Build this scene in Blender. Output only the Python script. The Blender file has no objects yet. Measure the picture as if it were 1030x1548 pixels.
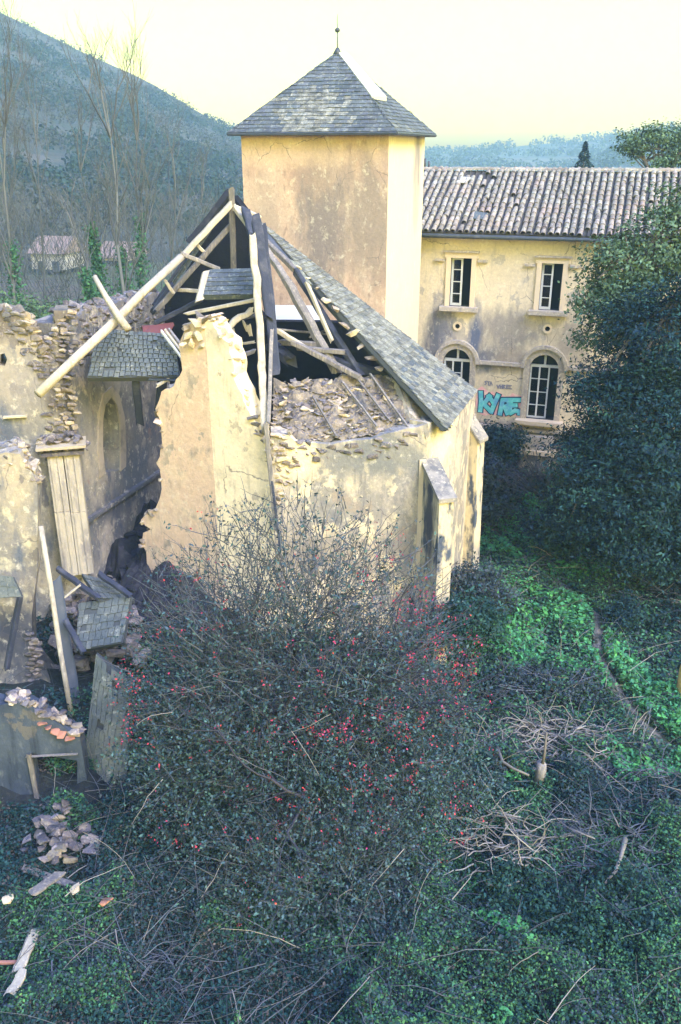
import bpy, bmesh, math, random
import numpy as np
from mathutils import Vector, Matrix
from mathutils.geometry import tessellate_polygon
from mathutils.bvhtree import BVHTree
from mathutils import noise as mnoise
R = math.radians
rnd = random.Random(7)
rs = np.random.RandomState(7)
scene = bpy.context.scene
COL = scene.collection

# ------------------------------------------------------------------ camera, sky, sun, exposure
FPX, HORIZON, CAM_Z = 1300.0, 225.0, 12.0
PITCH = math.atan((774 - HORIZON) / FPX)
CP, SP = math.cos(PITCH), math.sin(PITCH)
cam_d = bpy.data.cameras.new('camera')
cam_d.sensor_fit = 'VERTICAL'; cam_d.sensor_height = 36; cam_d.lens = 36 * FPX / 1548
cam_d.clip_end = 6000
cam = bpy.data.objects.new('camera', cam_d); COL.objects.link(cam)
cam.location = (0, 0, CAM_Z); cam.rotation_euler = (math.pi / 2 - PITCH, 0, 0)
scene.camera = cam

SUN_EL, SUN_AZ = 44, 40          # azimuth: degrees to the right of straight behind the camera
sd = Vector((math.sin(R(SUN_AZ)) * math.cos(R(SUN_EL)), -math.cos(R(SUN_AZ)) * math.cos(R(SUN_EL)), math.sin(R(SUN_EL))))
world = bpy.data.worlds.new('World'); scene.world = world; world.use_nodes = True
wn = world.node_tree; bg = wn.nodes['Background']
sky = wn.nodes.new('ShaderNodeTexSky'); sky.sky_type = 'NISHITA'; sky.sun_disc = False
sky.sun_elevation = R(SUN_EL); sky.sun_rotation = math.atan2(sd.x, sd.y)
sky.air_density = 1.0; sky.dust_density = 4.0; sky.ozone_density = 3.0; sky.altitude = 200
wt = wn.nodes.new('ShaderNodeMix'); wt.data_type = 'RGBA'; wt.blend_type = 'MULTIPLY'
wt.inputs[0].default_value = 1
# pale cream haze low in the sky, clearer and bluer overhead
tc = wn.nodes.new('ShaderNodeTexCoord'); sx_ = wn.nodes.new('ShaderNodeSeparateXYZ'); wn.links.new(tc.outputs['Generated'], sx_.inputs[0])
wr = wn.nodes.new('ShaderNodeMapRange'); wr.interpolation_type = 'SMOOTHSTEP'; wn.links.new(sx_.outputs[2], wr.inputs[0]); wr.inputs[1].default_value = .20; wr.inputs[2].default_value = .75
wg = wn.nodes.new('ShaderNodeMix'); wg.data_type = 'RGBA'; wn.links.new(wr.outputs[0], wg.inputs[0])
wg.inputs[6].default_value = (2.6, 2.15, .24, 1); wg.inputs[7].default_value = (.46, .74, 1.7, 1)
wh = wn.nodes.new('ShaderNodeMapRange'); wh.interpolation_type = 'SMOOTHSTEP'; wn.links.new(sx_.outputs[2], wh.inputs[0]); wh.inputs[1].default_value = -.02; wh.inputs[2].default_value = .16
wj = wn.nodes.new('ShaderNodeMix'); wj.data_type = 'RGBA'; wn.links.new(wh.outputs[0], wj.inputs[0]); wj.inputs[6].default_value = (4.8, 3.6, .56, 1)
wn.links.new(wj.outputs[2], wg.inputs[6]); wj.inputs[7].default_value = (2.6, 2.15, .24, 1)
wn.links.new(wg.outputs[2], wt.inputs[7])
wn.links.new(sky.outputs[0], wt.inputs[6])
wn.links.new(wt.outputs[2], bg.inputs[0]); bg.inputs[1].default_value = 0.15
sun_d = bpy.data.lights.new('sun', 'SUN'); sun_d.energy = 1.5; sun_d.angle = R(28); sun_d.color = (1, .88, .71)
sun = bpy.data.objects.new('sun', sun_d); COL.objects.link(sun)
sun.rotation_euler = sd.to_track_quat('Z', 'Y').to_euler()
sun.location = (20, -20, 40)
scene.view_settings.view_transform = 'Standard'; scene.view_settings.look = 'None'
scene.view_settings.gamma = 1; scene.view_settings.use_curve_mapping = False
scene.view_settings.exposure = 1.42
cy = scene.cycles
cy.max_bounces = 6; cy.diffuse_bounces = 3; cy.transparent_max_bounces = 8; cy.volume_bounces = 1
HAZE = 0.0010

# ------------------------------------------------------------------ places: a pixel of the photograph at a chosen distance
def ray(px, py):
    dx = (px - 515) / FPX; dy = (774 - py) / FPX
    return Vector((dx, CP + dy * SP, -SP + dy * CP))
def P(px, py, D):
    d = ray(px, py); t = D / d.y
    return Vector((d.x * t, D, CAM_Z + d.z * t))
def Pz(px, py, z):
    d = ray(px, py); t = (z - CAM_Z) / d.z
    return Vector((d.x * t, d.y * t, z))
UU = Vector((.951, -.309)); VV = Vector((.309, .951))   # the site's own axes: along the facades, and back

# ------------------------------------------------------------------ objects
W = {}
def thing(name, label, cat, loc=(0, 0, 0), group=None, kind=None):
    o = bpy.data.objects.new(name, None); COL.objects.link(o); o.location = loc; o.empty_display_size = .3
    W[o.name] = Matrix.Translation(Vector(loc)); tag(o, label, cat, group, kind); return o
def tag(o, label=None, cat=None, group=None, kind=None):
    if label: o['label'] = label
    if cat: o['category'] = cat
    if group: o['group'] = group
    if kind: o['kind'] = kind
    return o
def link(name, me, parent=None, M=None, kind=None):
    o = bpy.data.objects.new(name, me); COL.objects.link(o)
    M = M or Matrix.Identity(4)
    W[o.name] = M
    if parent:
        o.parent = parent; o.matrix_local = W[parent.name].inverted() @ M
    else: o.matrix_local = M
    if kind: o['kind'] = kind
    return o
def mesh(name, verts, faces, mat, parent=None, smooth=False, kind=None, recalc=False):
    me = bpy.data.meshes.new(name); me.from_pydata([tuple(v) for v in verts], [], faces)
    if recalc:
        b = bmesh.new(); b.from_mesh(me); bmesh.ops.recalc_face_normals(b, faces=b.faces); b.to_mesh(me); b.free()
    me.materials.append(mat)
    if smooth: me.polygons.foreach_set('use_smooth', [True] * len(me.polygons))
    return link(name, me, parent, kind=kind)
def np_mesh(name, V, k, mat, parent=None, kind=None, F=None):
    """V (n,3); faces are runs of k vertices, or the rows of F."""
    me = bpy.data.meshes.new(name); n = len(V)
    F = np.arange(n).reshape(-1, k) if F is None else F
    nf, k = F.shape
    me.vertices.add(n); me.vertices.foreach_set('co', np.ascontiguousarray(V, dtype=np.float32).ravel())
    me.loops.add(nf * k); me.loops.foreach_set('vertex_index', F.astype(np.int32).ravel())
    me.polygons.add(nf); me.polygons.foreach_set('loop_start', (np.arange(nf) * k).astype(np.int32))
    me.update(calc_edges=True); me.validate()
    me.materials.append(mat)
    return link(name, me, parent, kind=kind)

# ------------------------------------------------------------------ materials
def lin(h):
    c = [int(h[i:i + 2], 16) / 255 for i in (0, 2, 4)]
    return tuple((x / 12.92 if x <= .04045 else ((x + .055) / 1.055) ** 2.4) for x in c)
def mat(name, col, layers=(), rough=.9, bump=0, bscale=8, rand=0, spots=(), spec=.3, streak=None, hue=0, trans=0, cracks=0):
    """layers: (scale, colour, low, high, vertical stretch); spots: (centre, radii, colour, strength); rand: brightness spread per piece"""
    m = bpy.data.materials.new(name); m.use_nodes = True; t = m.node_tree; N = t.nodes; L = t.links
    bs = N['Principled BSDF']; bs.inputs['Roughness'].default_value = rough
    bs.inputs['Specular IOR Level'].default_value = spec
    geo = N.new('ShaderNodeNewGeometry')
    def tex(scale, stretch=1, detail=5, w=0, rgh=.6):
        mp = N.new('ShaderNodeMapping'); mp.inputs['Scale'].default_value = (scale, scale, scale * stretch)
        mp.inputs['Location'].default_value = (w, w * 1.7, w * .3)
        L.new(geo.outputs['Position'], mp.inputs[0])
        n = N.new('ShaderNodeTexNoise'); n.inputs['Scale'].default_value = 1; n.inputs['Detail'].default_value = detail
        n.inputs['Roughness'].default_value = rgh
        L.new(mp.outputs[0], n.inputs[0]); return n.outputs[0]
    def mrange(s, lo, hi, a=0, b=1):
        r = N.new('ShaderNodeMapRange'); L.new(s, r.inputs[0]); r.inputs[1].default_value = lo; r.inputs[2].default_value = hi
        r.inputs[3].default_value = a; r.inputs[4].default_value = b; return r.outputs[0]
    def mix(f, a, b, mode='MIX'):
        x = N.new('ShaderNodeMix'); x.data_type = 'RGBA'; x.blend_type = mode
        for s, v in ((0, f), (6, a), (7, b)):
            if hasattr(v, 'is_output'): L.new(v, x.inputs[s])
            else: x.inputs[s].default_value = v if s == 0 else (*v, 1)
        return x.outputs[2]
    cur = col
    for i, (sc, c2, lo, hi, st) in enumerate(layers):
        cur = mix(mrange(tex(sc, st, w=i * 7.3 + 1), lo, hi), cur, c2)
    for i, (c, r, c2, k) in enumerate(spots):
        s = N.new('ShaderNodeVectorMath'); s.operation = 'SUBTRACT'; L.new(geo.outputs['Position'], s.inputs[0]); s.inputs[1].default_value = c
        d = N.new('ShaderNodeVectorMath'); d.operation = 'DIVIDE'; L.new(s.outputs[0], d.inputs[0]); d.inputs[1].default_value = r
        l = N.new('ShaderNodeVectorMath'); l.operation = 'LENGTH'; L.new(d.outputs[0], l.inputs[0])
        a = N.new('ShaderNodeMath'); a.operation = 'MULTIPLY_ADD'; L.new(tex(3, .35, w=i * 3 + 31), a.inputs[0]); a.inputs[1].default_value = -1.6
        L.new(l.outputs['Value'], a.inputs[2])
        cur = mix(mrange(a.outputs[0], -.1, -.6, 0, k) if False else mrange(a.outputs[0], .35, -.35, 0, k), cur, c2)
    if cracks:
        mp = N.new('ShaderNodeMapping'); L.new(geo.outputs['Position'], mp.inputs[0]); mp.inputs['Scale'].default_value = (1, 1, .7)
        nz = N.new('ShaderNodeTexNoise'); nz.inputs['Scale'].default_value = 3.0; nz.inputs['Detail'].default_value = 6; L.new(geo.outputs['Position'], nz.inputs[0])
        va = N.new('ShaderNodeMix'); va.data_type = 'VECTOR'; va.inputs[0].default_value = .22; L.new(mp.outputs[0], va.inputs[4]); L.new(nz.outputs[1], va.inputs[5])
        vo = N.new('ShaderNodeTexVoronoi'); vo.feature = 'DISTANCE_TO_EDGE'; vo.inputs['Scale'].default_value = cracks; L.new(va.outputs[1], vo.inputs[0])
        a = mrange(vo.outputs['Distance'], .002, .008, .75, 0); b_ = mrange(tex(.9, 1, w=71), .50, .58)
        ml = N.new('ShaderNodeMath'); ml.operation = 'MULTIPLY'; L.new(a, ml.inputs[0]); L.new(b_, ml.inputs[1])
        cur = mix(ml.outputs[0], cur, (.16, .145, .15))
        gr_ = mrange(tex(11, 1, 7, 91, .75), .3, .7, 0, 1)
        cur = mix(gr_, cur, (.74, .74, .79), 'MULTIPLY')
        cur = mix(mrange(tex(5, .8, 6, 97, .7), .56, .68, 0, .45), cur, (.80, .74, .60))
    if rand:
        oi = N.new('ShaderNodeObjectInfo')
        ad = N.new('ShaderNodeMath'); ad.operation = 'ADD'; L.new(oi.outputs['Random'], ad.inputs[0]); L.new(geo.outputs['Random Per Island'], ad.inputs[1])
        fr = N.new('ShaderNodeMath'); fr.operation = 'FRACT'; L.new(ad.outputs[0], fr.inputs[0])
        hs = N.new('ShaderNodeHueSaturation'); L.new(mrange(fr.outputs[0], 0, 1, 1 - rand, 1 + rand), hs.inputs['Value'])
        if hue:
            f2 = N.new('ShaderNodeMath'); f2.operation = 'MULTIPLY'; L.new(fr.outputs[0], f2.inputs[0]); f2.inputs[1].default_value = 7.31
            f3 = N.new('ShaderNodeMath'); f3.operation = 'FRACT'; L.new(f2.outputs[0], f3.inputs[0])
            L.new(mrange(f3.outputs[0], 0, 1, .5 - hue, .5 + hue), hs.inputs['Hue'])
        if hasattr(cur, 'is_output'): L.new(cur, hs.inputs['Color'])
        else: hs.inputs['Color'].default_value = (*cur, 1)
        cur = hs.outputs[0]
    if hasattr(cur, 'is_output'): L.new(cur, bs.inputs['Base Color'])
    else: bs.inputs['Base Color'].default_value = (*cur, 1)
    if bump:
        b = N.new('ShaderNodeBump'); b.inputs['Strength'].default_value = 1; b.inputs['Distance'].default_value = bump
        L.new(tex(bscale, 1, 8, 50, .68), b.inputs['Height']); L.new(b.outputs[0], bs.inputs['Normal'])
    if trans:
        tr = N.new('ShaderNodeBsdfTranslucent'); ms = N.new('ShaderNodeMixShader'); ms.inputs[0].default_value = trans
        if hasattr(cur, 'is_output'): L.new(cur, tr.inputs[0])
        else: tr.inputs[0].default_value = (*cur, 1)
        L.new(bs.outputs[0], ms.inputs[1]); L.new(tr.outputs[0], ms.inputs[2]); L.new(ms.outputs[0], N['Material Output'].inputs[0])
    return m

M = {}
def sp(px, py, D, rx, rz, col, k=.8): return (P(px, py, D), (rx, 2.5, rz), col, k)
GREY = (.20, .20, .22); SOOT = (.05, .055, .08)
M['tower'] = mat('tower_render', (.68, .52, .40), [(.7, (.47, .33, .26), .4, .65, .7), (2.2, (.62, .44, .34), .5, .66, .5), (7, (.38, .28, .235), .56, .72, .4), (5, (.40, .33, .28), .60, .76, .10), (16, (.36, .29, .25), .62, .8, .8)],
                 bump=.012, bscale=10, cracks=.9, spots=[sp(487, 345, 28, 1.0, 2.4, (.25, .22, .22), .95), sp(560, 330, 28, 1.1, 2.2, (.30, .255, .23), .85), sp(400, 330, 28.5, .6, 1.6, (.40, .33, .28), .6), sp(486, 250, 28, .5, 1.2, (.45, .34, .26), .5), sp(420, 230, 28.4, 2.2, .5, (.74, .56, .4), .5)])
M['tower_side'] = mat('tower_lit_side_render', (.68, .60, .44), [(5, (.52, .47, .38), .58, .76, .08), (.8, (.66, .58, .42), .45, .7, .3), (5, (.84, .74, .52), .55, .75, .4)], bump=.012, bscale=9,  # paler colour paints sunlight onto this side; the dark spots are stains
                      spots=[(P(636, 240, 31), (.7, .55, 2.2), (.22, .20, .22), .9), (P(632, 300, 31), (.5, .4, 1.4), (.45, .40, .34), .7)])
M['facade'] = mat('facade_render', (.76, .66, .48), [(.6, (.66, .57, .43), .4, .65, .6), (2.2, (.46, .42, .37), .60, .76, .18), (6, (.46, .41, .34), .58, .75, .10), (1.3, (.50, .45, .38), .60, .61, .8), (9, (.80, .68, .46), .58, .75, .6)], bump=.015, bscale=12, cracks=.8,
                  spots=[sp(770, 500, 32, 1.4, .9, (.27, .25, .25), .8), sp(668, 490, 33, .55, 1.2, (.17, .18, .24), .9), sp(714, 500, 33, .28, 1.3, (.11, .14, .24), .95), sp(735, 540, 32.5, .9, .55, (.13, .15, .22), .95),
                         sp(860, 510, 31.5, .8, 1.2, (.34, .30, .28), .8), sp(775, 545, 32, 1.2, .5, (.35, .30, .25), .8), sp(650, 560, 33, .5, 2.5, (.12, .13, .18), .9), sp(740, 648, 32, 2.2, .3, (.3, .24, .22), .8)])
M['trim'] = mat('stone_trim', (.40, .36, .33), [(3, (.20, .20, .23), .5, .75, .6), (12, (.62, .54, .44), .5, .7, 1)], bump=.015, bscale=20)
M['trim_light'] = mat('pale_stone_trim', (.66, .55, .42), [(3, (.42, .38, .34), .55, .8, .6)], bump=.01, bscale=20)
M['wall_peach'] = mat('chapel_render', (.72, .53, .39), [(1.5, (.42, .36, .29), .60, .612, .8), (1.1, (.76, .60, .43), .45, .62, .9), (4, (.60, .45, .34), .52, .70, .6), (6, (.40, .34, .28), .58, .74, .12), (2.0, (.33, .29, .25), .60, .74, .8), (13, (.45, .38, .28), .64, .8, .8)], bump=.022, bscale=5, cracks=.7,
                      spots=[sp(480, 880, 19.2, 2.6, 1.3, (.25, .23, .21), .75)])
M['wall_stained'] = mat('chapel_stained_render', (.62, .54, .42), [(1.1, (.33, .31, .28), .42, .56, .7), (1.4, (.36, .31, .26), .585, .595, .8), (5, (.28, .26, .24), .54, .70, .12), (2.6, (.22, .22, .23), .52, .68, .45), (2.0, (.74, .64, .44), .54, .60, .8), (16, (.20, .19, .19), .62, .76, .8)], bump=.03, bscale=6, cracks=.8,
                        spots=[sp(575, 690, 19.4, 1.8, .75, (.20, .21, .22), .9), sp(455, 690, 19.2, .45, .8, (.82, .7, .46), .9), sp(420, 850, 19, 3, .8, (.28, .25, .22), .8), sp(665, 680, 20, .4, .6, (.84, .74, .5), .9)])
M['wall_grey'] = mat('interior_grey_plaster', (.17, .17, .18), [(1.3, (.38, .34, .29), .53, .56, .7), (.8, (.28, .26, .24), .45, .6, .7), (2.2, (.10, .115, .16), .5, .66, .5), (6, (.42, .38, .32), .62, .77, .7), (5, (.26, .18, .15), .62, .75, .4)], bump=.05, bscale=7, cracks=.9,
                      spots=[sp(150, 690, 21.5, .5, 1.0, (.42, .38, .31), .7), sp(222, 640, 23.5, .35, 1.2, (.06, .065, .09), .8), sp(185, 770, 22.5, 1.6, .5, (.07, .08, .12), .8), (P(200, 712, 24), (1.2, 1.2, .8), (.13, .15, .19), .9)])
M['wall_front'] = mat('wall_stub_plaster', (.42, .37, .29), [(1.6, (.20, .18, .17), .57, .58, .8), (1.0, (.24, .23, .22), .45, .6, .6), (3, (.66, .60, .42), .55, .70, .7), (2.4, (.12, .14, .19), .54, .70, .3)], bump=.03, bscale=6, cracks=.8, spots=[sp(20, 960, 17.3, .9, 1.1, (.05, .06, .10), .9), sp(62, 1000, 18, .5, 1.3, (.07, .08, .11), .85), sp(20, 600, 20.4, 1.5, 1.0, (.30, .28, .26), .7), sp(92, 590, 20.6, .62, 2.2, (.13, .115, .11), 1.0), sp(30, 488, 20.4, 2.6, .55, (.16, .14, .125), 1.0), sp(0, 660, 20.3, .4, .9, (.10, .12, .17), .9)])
M['wall_low'] = mat('low_wall_cement', (.06, .08, .12), [(1.5, (.035, .05, .085), .42, .62, .5), (6, (.10, .12, .15), .55, .75, .6), (1.4, (.11, .11, .115), .60, .62, .8), (4, (.02, .03, .05), .50, .66, .12)], bump=.03, bscale=8)
M['stone'] = mat('rubble_stone', (.40, .34, .26), [(5, (.25, .21, .19), .45, .6, 1), (16, (.54, .46, .34), .55, .7, 1), (1.3, (.16, .16, .18), .52, .66, 1)], bump=.03, bscale=18, rand=.50, hue=.015)
M['stone_dark'] = mat('weathered_rubble_stone', (.19, .165, .165), [(5, (.10, .10, .125), .45, .6, 1), (14, (.36, .31, .27), .55, .7, 1)], bump=.03, bscale=18, rand=.45, hue=.02)
M['stone_pale'] = mat('mortar_stone', (.56, .48, .35), [(5, (.48, .40, .29), .45, .65, 1)], bump=.03, bscale=14, rand=.2)
M['mortar'] = mat('rubble_core', (.29, .245, .195), [(3, (.13, .12, .12), .4, .6, 1), (10, (.42, .35, .26), .52, .7, 1), (1.2, (.09, .095, .115), .52, .65, 1)], bump=.10, bscale=6)
M['core'] = M['mortar']
M['shade_dark'] = mat('shade_dark_wall', (.007, .009, .018), [(1.5, (.014, .015, .022), .5, .7, .5)], bump=.04, bscale=6)  # near-black colour stands in for the shade inside the chapel
M['slate'] = mat('roof_slate', (.085, .105, .125), [(1.2, (.12, .14, .155), .45, .65, 1), (9, (.22, .24, .215), .55, .66, 1), (24, (.05, .06, .075), .56, .66, 1)], rough=.75, bump=.006, bscale=30, rand=.22, hue=.02)
M['slate_lichen'] = mat('lichen_slate', (.155, .17, .155), [(12, (.30, .31, .26), .52, .66, 1), (3, (.10, .115, .12), .45, .62, 1), (26, (.05, .06, .07), .56, .66, 1)], rough=.85, bump=.01, bscale=30, rand=.24, hue=.02)
M['slate_old'] = mat('mossy_felt_slate', (.10, .12, .125), [(2, (.15, .165, .15), .45, .65, 1), (7, (.27, .28, .24), .60, .70, 1), (20, (.05, .06, .07), .58, .68, 1)], rough=.85, bump=.015, bscale=20, rand=.07)
M['slate_pale'] = mat('pale_lichened_slate', (.18, .19, .175), [(14, (.34, .34, .28), .50, .62, 1), (5, (.10, .115, .12), .48, .60, 1)], rough=.9, bump=.01, bscale=30, rand=.3)
M['slate_strip'] = mat('brown_grey_slate', (.20, .205, .175), [(9, (.31, .31, .255), .50, .64, 1), (3, (.12, .13, .13), .48, .62, 1), (26, (.07, .08, .08), .55, .66, 1)], rough=.9, bump=.01, bscale=30, rand=.32, hue=.015)
M['slate_deck'] = mat('slate_bedding', (.07, .08, .09), [], rough=.9)
M['wood'] = mat('grey_timber', (.19, .18, .18), [(3, (.13, .125, .135), .45, .65, 1), (20, (.34, .30, .26), .5, .7, .2)], bump=.015, bscale=16, rand=.2)
M['wood_pale'] = mat('bleached_timber', (.47, .42, .33), [(3, (.33, .29, .24), .48, .66, 1), (18, (.60, .54, .42), .5, .7, .2)], bump=.012, bscale=16, rand=.12)
M['wood_dark'] = mat('charred_timber', (.035, .042, .07), [(3, (.08, .085, .11), .5, .7, 1)], bump=.02, bscale=14, rand=.25)
M['zinc'] = mat('zinc_sheet', (.55, .56, .52), [(2, (.68, .67, .58), .45, .6, 1)], rough=.55)
M['zinc_dark'] = mat('dark_zinc', (.055, .07, .10), [(4, (.09, .10, .13), .5, .7, 1)], rough=.5)
M['tile'] = mat('canal_tile', (.28, .27, .235), [(4, (.20, .175, .16), .45, .62, 1), (10, (.50, .46, .38), .53, .68, 1), (.6, (.30, .25, .21), .5, .66, 1)], bump=.01, bscale=22, rand=.24, hue=.02)
M['tile_bed'] = mat('tile_channel', (.06, .058, .06), [(5, (.12, .11, .10), .5, .7, 1)], rough=.95)
M['paint'] = mat('flaked_white_paint', (.62, .64, .66), [(9, (.42, .42, .44), .6, .75, 1)], rough=.6)
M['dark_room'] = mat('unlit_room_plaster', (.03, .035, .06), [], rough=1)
M['rust'] = mat('rusty_red_sheet', (.20, .065, .06), [(6, (.20, .07, .07), .5, .7, 1)], rough=.7, rand=.1)
M['brick'] = mat('red_brick', (.33, .16, .12), [(8, (.40, .2, .14), .5, .7, 1)], bump=.01, rand=.25)
g = bpy.data.materials.new('window_glass'); g.use_nodes = True
gb = g.node_tree.nodes['Principled BSDF']; gb.inputs['Roughness'].default_value = .06; gb.inputs['Transmission Weight'].default_value = 1
gb.inputs['Base Color'].default_value = (.75, .82, .9, 1); gb.inputs['IOR'].default_value = 1.3
M['glass'] = g

# ------------------------------------------------------------------ shape helpers
class Plane:
    """an upright plane from A to B (left to right as seen); pt(s, z, off): off metres towards the viewer"""
    def __init__(self, A, B):
        self.A = Vector(A[:2]); d = Vector(B[:2]) - self.A; self.len = d.length; self.d = d.normalized()
        self.n = Vector((self.d.y, -self.d.x))
    def pt(self, s, z, off=0):
        q = self.A + self.d * s + self.n * off
        return Vector((q.x, q.y, z))
    def hit(self, px, py, off=0):
        r = ray(px, py); a = self.A + self.n * off
        t = (a.x * self.n.x + a.y * self.n.y) / (r.x * self.n.x + r.y * self.n.y)
        q = Vector((r.x * t, r.y * t)) - a
        return (q.dot(self.d), CAM_Z + r.z * t)
def prism(name, pl, loops, depth, m, parent=None, off=0, kind=None, back_mat=None):
    flat = [p for lp in loops for p in lp]
    tris = tessellate_polygon([[Vector((s, z, 0)) for s, z in lp] for lp in loops])
    n = len(flat)
    V = [pl.pt(s, z, off) for s, z in flat] + [pl.pt(s, z, off - depth) for s, z in flat]
    F = [tuple(t) for t in tris] + [tuple(n + i for i in reversed(t)) for t in tris]
    k0 = 0
    for lp in loops:
        k = len(lp)
        for i in range(k):
            a, b = k0 + i, k0 + (i + 1) % k
            F.append((a, b, n + b, n + a))
        k0 += k
    o = mesh(name, V, F, m, parent, kind=kind, recalc=True)
    if back_mat:
        o.data.materials.append(back_mat)
        nt = len(tris)
        for i, p in enumerate(o.data.polygons):
            if i >= nt: p.material_index = 1
    return o
def rag(pts, amp, it=2, seed=0):
    """a broken edge: midpoint displacement of an open polyline of (a, b)"""
    r = random.Random(seed)
    for _ in range(it):
        out = [pts[0]]
        for a, b in zip(pts, pts[1:]):
            L = math.hypot(b[0] - a[0], b[1] - a[1])
            out.append(((a[0] + b[0]) / 2 + r.uniform(-1, 1) * amp * min(L, 1), (a[1] + b[1]) / 2 + r.uniform(-1, 1) * amp * min(L, 1)))
            out.append(b)
        pts = out
    return pts
def hits(pl, pts): return [pl.hit(*p) for p in pts]
def rect(s0, z0, s1, z1): return [(s0, z0), (s1, z0), (s1, z1), (s0, z1)]
def arch(s0, s1, z0, zs, n=10, k=1.0):
    c = (s0 + s1) / 2; r = (s1 - s0) / 2
    return [(s0, z0), (s1, z0)] + [(c + r * math.cos(math.pi * i / n), zs + r * k * math.sin(math.pi * i / n)) for i in range(n + 1)]
def box(pl, s0, z0, s1, z1, o0, o1):
    c = [(s, z, o) for o in (o0, o1) for s, z in rect(s0, z0, s1, z1)]
    return [pl.pt(*q) for q in c], [(3, 2, 1, 0), (4, 5, 6, 7), (0, 1, 5, 4), (1, 2, 6, 5), (2, 3, 7, 6), (3, 0, 4, 7)]
def boxo(name, pl, s0, z0, s1, z1, o0, o1, m, parent, kind=None):
    V, F = box(pl, s0, z0, s1, z1, o0, o1)
    return mesh(name, V, F, m, parent, kind=kind, recalc=True)
def join(parts):
    V, F = [], []
    for v, f in parts:
        k = len(V); V += list(v); F += [tuple(i + k for i in q) for q in f]
    return V, F
def beam(name, p, q, w, h, m, parent=None, seg=5, rough=.035, up=None, seed=None, kind=None):
    r = random.Random(seed if seed is not None else int(abs(p.x * 977 + p.z * 131 + q.x * 37)))
    d = (q - p); L = d.length; d.normalize()
    up = Vector(up) if up else Vector((0, 0, 1))
    if abs(d.dot(up)) > .95: up = Vector((0, -1, 0))
    sx = d.cross(up).normalized(); sy = sx.cross(d).normalized()
    V = []; F = []
    for i in range(seg + 1):
        c = p + d * L * i / seg + sx * r.uniform(-1, 1) * w * rough * 2 + sy * r.uniform(-1, 1) * h * rough * 2
        k = 1 + r.uniform(-1, 1) * rough
        e = [(-1, -.7), (-.7, -1), (.7, -1), (1, -.7), (1, .7), (.7, 1), (-.7, 1), (-1, .7)]
        for a, b in e:
            jut = d * (r.uniform(-1, 1) * w * .6 if i in (0, seg) else 0)
            V.append(c + sx * a * w / 2 * k + sy * b * h / 2 * k + jut)
    for i in range(seg):
        for j in range(8):
            a, b = i * 8 + j, i * 8 + (j + 1) % 8
            F.append((a, b, b + 8, a + 8))
    F.append(tuple(range(8))[::-1]); F.append(tuple(seg * 8 + j for j in range(8)))
    return mesh(name, V, F, m, parent, kind=kind)
def pole(name, pts, r0, r1, m, parent=None, sides=7, seed=1, kind=None):
    V, F = tube_vf(pts, r0, r1, sides, seed)
    return mesh(name, V, F, m, parent, smooth=True, kind=kind)
def tube_vf(pts, r0, r1, sides=6, seed=1):
    r = random.Random(seed); V, F = [], []; n = len(pts)
    for i, p in enumerate(pts):
        d = (pts[min(i + 1, n - 1)] - pts[max(i - 1, 0)]).normalized()
        a = d.cross(Vector((.1, .2, 1)) if abs(d.z) < .9 else Vector((1, 0, 0))).normalized(); b = d.cross(a)
        rr = r0 + (r1 - r0) * i / (n - 1)
        for k in range(sides):
            t = 2 * math.pi * k / sides; q = rr * (1 + r.uniform(-.12, .12))
            V.append(p + a * math.cos(t) * q + b * math.sin(t) * q)
    for i in range(n - 1):
        for k in range(sides):
            a, b = i * sides + k, i * sides + (k + 1) % sides
            F.append((a, b, b + sides, a + sides))
    F.append(tuple(range(sides))[::-1]); F.append(tuple((n - 1) * sides + k for k in range(sides)))
    return V, F
def slab(name, pts, thick, m, parent=None, ragged=0, kind=None):
    """a plate: world points in order, thickness away from the camera"""
    c = sum(pts, Vector()) / len(pts)
    n = Vector()
    for i in range(len(pts)): n += (pts[i] - c).cross(pts[(i + 1) % len(pts)] - c)
    n.normalize()
    if n.dot(Vector((0, 0, CAM_Z)) - c) < 0: n = -n
    if ragged:
        r = random.Random(len(pts)); out = []
        for i, p in enumerate(pts):
            q = pts[(i + 1) % len(pts)]; out.append(p)
            for k in (.33, .66): out.append(p.lerp(q, k) + Vector([r.uniform(-1, 1) * ragged for _ in range(3)]))
        pts = out
    k = len(pts)
    V = list(pts) + [p - n * thick for p in pts]
    F = [tuple(range(k)), tuple(range(2 * k - 1, k - 1, -1))] + [(i, k + i, k + (i + 1) % k, (i + 1) % k) for i in range(k)]
    return mesh(name, V, F, m, parent, kind=kind, recalc=True)

# stones: a few shared convex lumps
def lump(seed, flat=.7):
    r = random.Random(seed); b = bmesh.new()
    for _ in range(13):
        v = Vector((r.gauss(0, 1), r.gauss(0, 1), r.gauss(0, 1))).normalized()
        v = Vector([max(-.72, min(.72, c)) for c in v])
        b.verts.new((v.x * .7, v.y * .7, v.z * .7 * flat))
    res = bmesh.ops.convex_hull(b, input=b.verts)
    bmesh.ops.delete(b, geom=[v for v in b.verts if not v.link_faces], context='VERTS')
    bmesh.ops.recalc_face_normals(b, faces=b.faces)
    me = bpy.data.meshes.new('stone'); b.to_mesh(me); b.free(); return me
LUMPS = {}
LSRC = [lump(40 + i) for i in range(7)]
for key in ('stone', 'stone_dark', 'stone_pale', 'brick'):
    LUMPS[key] = []
    for s in LSRC:
        c = s.copy(); c.name = 'stone'; c.materials.append(M[key]); LUMPS[key].append(c)
def rot(r): return Matrix.Rotation(r.uniform(0, 6.28), 4, 'Z') @ Matrix.Rotation(r.gauss(0, .35), 4, 'X') @ Matrix.Rotation(r.gauss(0, .35), 4, 'Y')
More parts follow.
